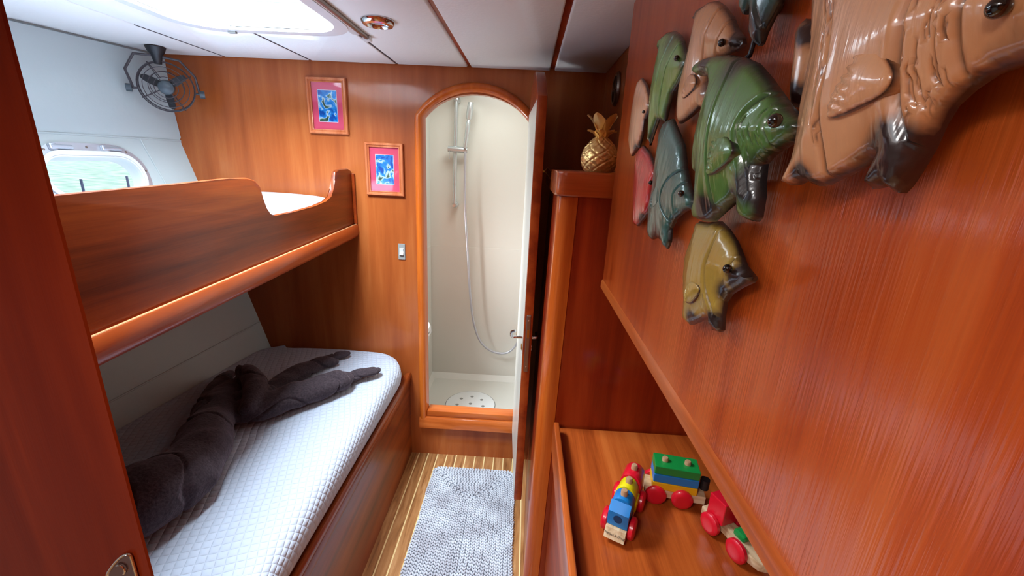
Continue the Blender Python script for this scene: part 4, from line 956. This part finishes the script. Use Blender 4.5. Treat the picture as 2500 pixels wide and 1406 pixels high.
fish('big dark green carved fish with round dorsal and open fins in the middle',
     [(0.5405,1.6096),(0.5302,1.6185),(0.5104,1.6191),(0.4843,1.6149),(0.4604,1.6103),(0.4291,1.6013),(0.4005,1.5904),(0.3746,1.5744),(0.3557,1.5613),(0.3384,1.5494),(0.3307,1.5449),(0.3182,1.5382),(0.3137,1.5357),(0.3145,1.531),(0.3246,1.5235),(0.3387,1.5188),(0.3485,1.5143),(0.3552,1.5088),(0.3525,1.4961),(0.348,1.4836),(0.3464,1.4675),(0.3504,1.4633),(0.3618,1.4635),(0.3713,1.468),(0.3746,1.4775),(0.3839,1.4824),(0.3904,1.4761),(0.4076,1.4662),(0.4276,1.4531),(0.4448,1.4508),(0.4625,1.4511),(0.4701,1.4605),(0.4666,1.4705),(0.47,1.4833),(0.4753,1.5003),(0.4839,1.4992),(0.4905,1.5088),(0.494,1.5218),(0.4948,1.539),(0.491,1.5554),(0.4858,1.575),(0.4794,1.5858),(0.4852,1.5945),(0.5047,1.6012),(0.5233,1.603)],
     .188, .022, 'f_green', (0.32, 1.537), .0068,
     fin=[(0.4139,1.4987),(0.4149,1.528),(0.405,1.5327),(0.3857,1.5299),(0.3738,1.5228),(0.3721,1.5152),(0.3833,1.5063)], finrib=((0.4017, 1.5308), (0.412, 1.5006), .0052),
     grooves=[([(0.3429,1.5658),(0.3599,1.5585),(0.3734,1.5482),(0.3758,1.5311),(0.3677,1.5081),(0.3568,1.4856)], .0020, .0034), ([(0.3289,1.5568),(0.3393,1.5501),(0.3444,1.5378),(0.3395,1.523),(0.3347,1.514)], .0018, .003), *strokes([(0.3429,1.5658),(0.3599,1.5585),(0.3734,1.5482),(0.3758,1.5311),(0.3677,1.5081),(0.3568,1.4856)], [(0.3289,1.5568),(0.3393,1.5501),(0.3444,1.5378),(0.3395,1.523),(0.3347,1.514),(0.3356,1.4992)], 26, .006, 4), ([(0.4247,1.6012),(0.4232,1.5863),(0.4231,1.5589),(0.4212,1.5302),(0.4157,1.497),(0.4116,1.4706)], .0015, .002)],
     burn=[bp((0.4199, 1.5974), .024, .55), bp((0.4965, 1.608), .016, .7), bp((0.35, 1.4958), .022, .8), bp((0.4258, 1.4594), .02, .9), bp((0.3075, 1.5348), .016, .6), bp((0.377, 1.4775), .014, .8)],
     burn_edge=.006, lump=.0012, step=.0028, mounts=[(0.4176, 1.5518), (0.4337, 1.4892)])
fish('olive gold carved fish hanging lowest on the panel',
     [(0.491,1.4458),(0.4666,1.4477),(0.4409,1.4524),(0.42,1.447),(0.4001,1.4383),(0.3857,1.4287),(0.3756,1.421),(0.3639,1.4175),(0.3558,1.4148),(0.3576,1.4106),(0.374,1.4009),(0.3903,1.3895),(0.3972,1.3789),(0.3954,1.3641),(0.3918,1.3515),(0.3957,1.3477),(0.4106,1.3438),(0.4169,1.356),(0.43,1.3497),(0.4474,1.3377),(0.4642,1.328),(0.4806,1.329),(0.4851,1.3479),(0.5002,1.3777),(0.5036,1.4),(0.4983,1.4176),(0.491,1.4349)],
     .2, .014, 'f_olive', (0.3818, 1.4157), .006,
     fin=[(0.4596,1.3584),(0.4633,1.372),(0.4534,1.383),(0.4386,1.3863),(0.4281,1.3825),(0.4309,1.3739),(0.4436,1.3613)], finrib=((0.4393, 1.3852), (0.4552, 1.3598), .005),
     grooves=[([(0.4251,1.452),(0.4248,1.4292),(0.4253,1.4077),(0.4204,1.3872),(0.4024,1.3623)], .0015, .0022), ([(0.3783,1.4381),(0.387,1.4209),(0.3924,1.4036)], .0013, .0016)],
     burn=[bp((0.3702, 1.4063), .016, .9), bp((0.3914, 1.39), .012, .7), bp((0.4498, 1.3377), .014, .8), bp((0.403, 1.3536), .014, .9)], burn_edge=.0045, lump=.0014)
fish('dark teal fish tail hanging from the top edge left of the largest fish',
     [(0.4819,1.6845),(0.4693,1.6484),(0.4634,1.6456),(0.4588,1.6476),(0.4543,1.6532),(0.4487,1.6432),(0.4411,1.6212),(0.4314,1.6135),(0.4243,1.6098),(0.4206,1.6108),(0.4178,1.6187),(0.4088,1.6293),(0.4023,1.6367),(0.3988,1.6453),(0.397,1.6614),(0.4387,1.6927),(0.4761,1.6989)],
     .198, .010, 'f_teal', burn=[bp((0.4283, 1.6179), .03, .6)], burn_edge=.005, lump=.0012, grooves=[([(0.4326,1.666),(0.4248,1.6419),(0.4169,1.6209)], .0015, .002)])
# thin iron links between the fish
for pts, lab in (([(0.4381,1.6187),(0.4395,1.6114),(0.4419,1.6062),(0.447,1.6056)], 'short black wire link above the back of the big green fish'),
                 ([(0.3243,1.5501),(0.3263,1.5472),(0.3306,1.5461),(0.3361,1.5478),(0.3355,1.5499)], 'short black wire link between the big green and the largest tan fish')):
    bm = bmesh.new(); tube(bm, smoothpath([Vector((.2, a, b)) for a, b in pts], 5), .0022, 8)
    tag(obj('wire_link', bm, M['black'], smooth=True), lab, 'wire link', 'wire links between the fish')


# ------------------------------------------------------------------ toy train
def peg(t, x, y, z0, z1):
    bm = bmesh.new(); lathe(bm, [(.0075, z0), (.0075, z1 - .004), (.006, z1 - .001), (0, z1)], (x, y, 0), 20); obj('peg', bm, M['tr_peg'], t, smooth=True, local=True)
def wheel(t, x, y, s, r=.0245, w=.013):
    bm = bmesh.new(); lathe(bm, [(0, 0), (r - .002, 0), (r, .002), (r, w - .004), (r - .004, w), (r * .55, w + .001), (0, w + .001)], (0, 0, 0), 36, 'Y', mat=Matrix.Translation((x, y, r + .0005)) @ Matrix.Scale(s, 4, (0, 1, 0))); obj('wheel', bm, M['tr_red'], t, smooth=True, local=True)
def archblock(t, mat, x0, x1, w, z0, zs, zt, name='block'):
    pts = [(-w, z0), (-w, zs)]
    for k in range(13):
        a = math.pi - math.pi * k / 12; pts.append((w * math.cos(a), zs + (zt - zs) * math.sin(a)))
    pts += [(w, zs), (w, z0)]; pts = [p for i, p in enumerate(pts) if i == 0 or (abs(p[0] - pts[i - 1][0]) + abs(p[1] - pts[i - 1][1])) > 1e-5]
    bm = bmesh.new(); prism(bm, pts, x0, x1, 'X', bev=.002); return obj(name, bm, M[mat], t, smooth=True, local=True, angle=35)
SZ = .7203
# local x points forward along the train
loco = thing('toy_engine', (.2535, .765, SZ), 'wooden toy train engine with blue, yellow and red blocks on the locker top', 'toy train', 'toy train cars', rotz=R(-116.8))
bm = bmesh.new(); prism(bm, [(-.125, .016), (-.125, .032), (.048, .032), (.058, .012), (.050, .010), (.03, .016)], -.0225, .0225, 'Y', bev=.0015); obj('chassis', bm, M['tr_wood'], loco, smooth=True, local=True)
for x in (.018, -.072):
    wheel(loco, x, .0235, 1); wheel(loco, x, -.0235, -1)
archblock(loco, 'tr_blue', -.014, .022, .0225, .033, .07, .0925, 'blue_block')
bm = bmesh.new(); prism(bm, [(.022, .033), (.040, .033), (.040, .068), (.022, .084)], -.0225, .0225, 'Y', bev=.0015); o = obj('boiler_front', bm, M['tr_blue'], loco, smooth=True, local=True)
bm = bmesh.new(); lathe(bm, [(0, .0402), (.0095, .0402), (.0095, .0408), (0, .0408)], (0, 0, .053), 24, 'X'); obj('boiler_hole', bm, plain('deep blue recess', '063a66', .6), loco, local=True)
archblock(loco, 'tr_yel', -.056, -.018, .0225, .033, .062, .094, 'yellow_block')
bm = bmesh.new(); box(bm, -.054, -.020, -.026, .026, .033, .06, bev=.002); obj('yellow_block', bm, M['tr_yel'], loco, smooth=True, local=True)
archblock(loco, 'tr_red', -.112, -.062, .024, .033, .068, .094, 'red_block')
for x in (.006, -.037, -.088): peg(loco, x, 0, .08, .106)
cu = bpy.data.curves.new('maker_name', 'FONT'); cu.body = 'Melissa & Doug'; cu.size = .0068; cu.align_x = 'CENTER'; cu.align_y = 'CENTER'; cu.extrude = .0001; cu.shear = .3
tmp = bpy.data.objects.new('tmp', cu); C.objects.link(tmp); bpy.context.view_layer.update(); me = bpy.data.meshes.new_from_object(tmp.evaluated_get(bpy.context.evaluated_depsgraph_get())); bpy.data.objects.remove(tmp)
tx = bpy.data.objects.new('maker_name', me); me.materials.clear(); me.materials.append(M['ink']); C.objects.link(tx); tx.parent = loco
sl = math.atan2(.02, .010); tx.matrix_local = Matrix.Translation((.0545, 0, .0225)) @ Matrix.Rotation(R(90), 4, 'Z') @ Matrix.Rotation(R(63), 4, 'X')

car = thing('toy_wagon', (.40, .862, SZ), 'wooden toy wagon stacked with green, blue and yellow blocks, middle of the train', 'toy train', 'toy train cars', rotz=R(-9.6))
obj('chassis', B(-.068, .072, -.024, .024, .016, .0375, bev=.002), M['tr_wood'], car, local=True)
for x in (-.043, .018 + .0): 
    wheel(car, x, .0245, 1); wheel(car, x, -.0245, -1)
for nm, mt, z0, z1, g in (('yellow_block', 'tr_yel2', .038, .0585, 0), ('blue_block', 'tr_blue', .059, .0815, 0), ('green_block', 'tr_grn', .082, .104, .0)):
    obj(nm, B(-.053, .050, -.026, .026, z0, z1, bev=.002), M[mt], car, local=True)
for x in (-.028, .024): peg(car, x, 0, .10, .1145)
bm = bmesh.new(); lathe(bm, [(0, 0), (.011, 0), (.011, .026), (0, .026)], (.070, 0, .045), 20); obj('coupling_post', bm, M['black'], car, local=True, smooth=True)
bm = bmesh.new(); tube(bm, [(.05, 0, .062), (.066, 0, .062)], .0015, 8); obj('coupling_pin', bm, M['chrome'], car, local=True)
cb = thing('toy_caboose', (.492, .745, SZ), 'wooden toy train tail car with red block, half hidden under the side panel', 'toy train', 'toy train cars', rotz=R(-68.2))
bm = bmesh.new(); pts = [(-.07, -.018), (-.05, -.02), (-.02, -.012), (.0, -.012), (.03, -.022), (.06, -.024), (.085, -.018), (.097, 0), (.085, .018), (.06, .024), (.03, .022), (0, .012), (-.02, .012), (-.05, .02), (-.07, .018)]
prism(bm, pts, .016, .036, 'Z', bev=.002); obj('chassis', bm, M['tr_wood'], cb, smooth=True, local=True)
for x in (-.032, .04): 
    wheel(cb, x, .0245, 1); wheel(cb, x, -.0245, -1)
obj('red_block', B(-.052, -.008, -.024, .024, .037, .092, bev=.002), M['tr_red'], cb, local=True)
obj('green_block', B(.012, .040, -.014, .024, .037, .052, bev=.004), M['tr_grn'], cb, local=True)
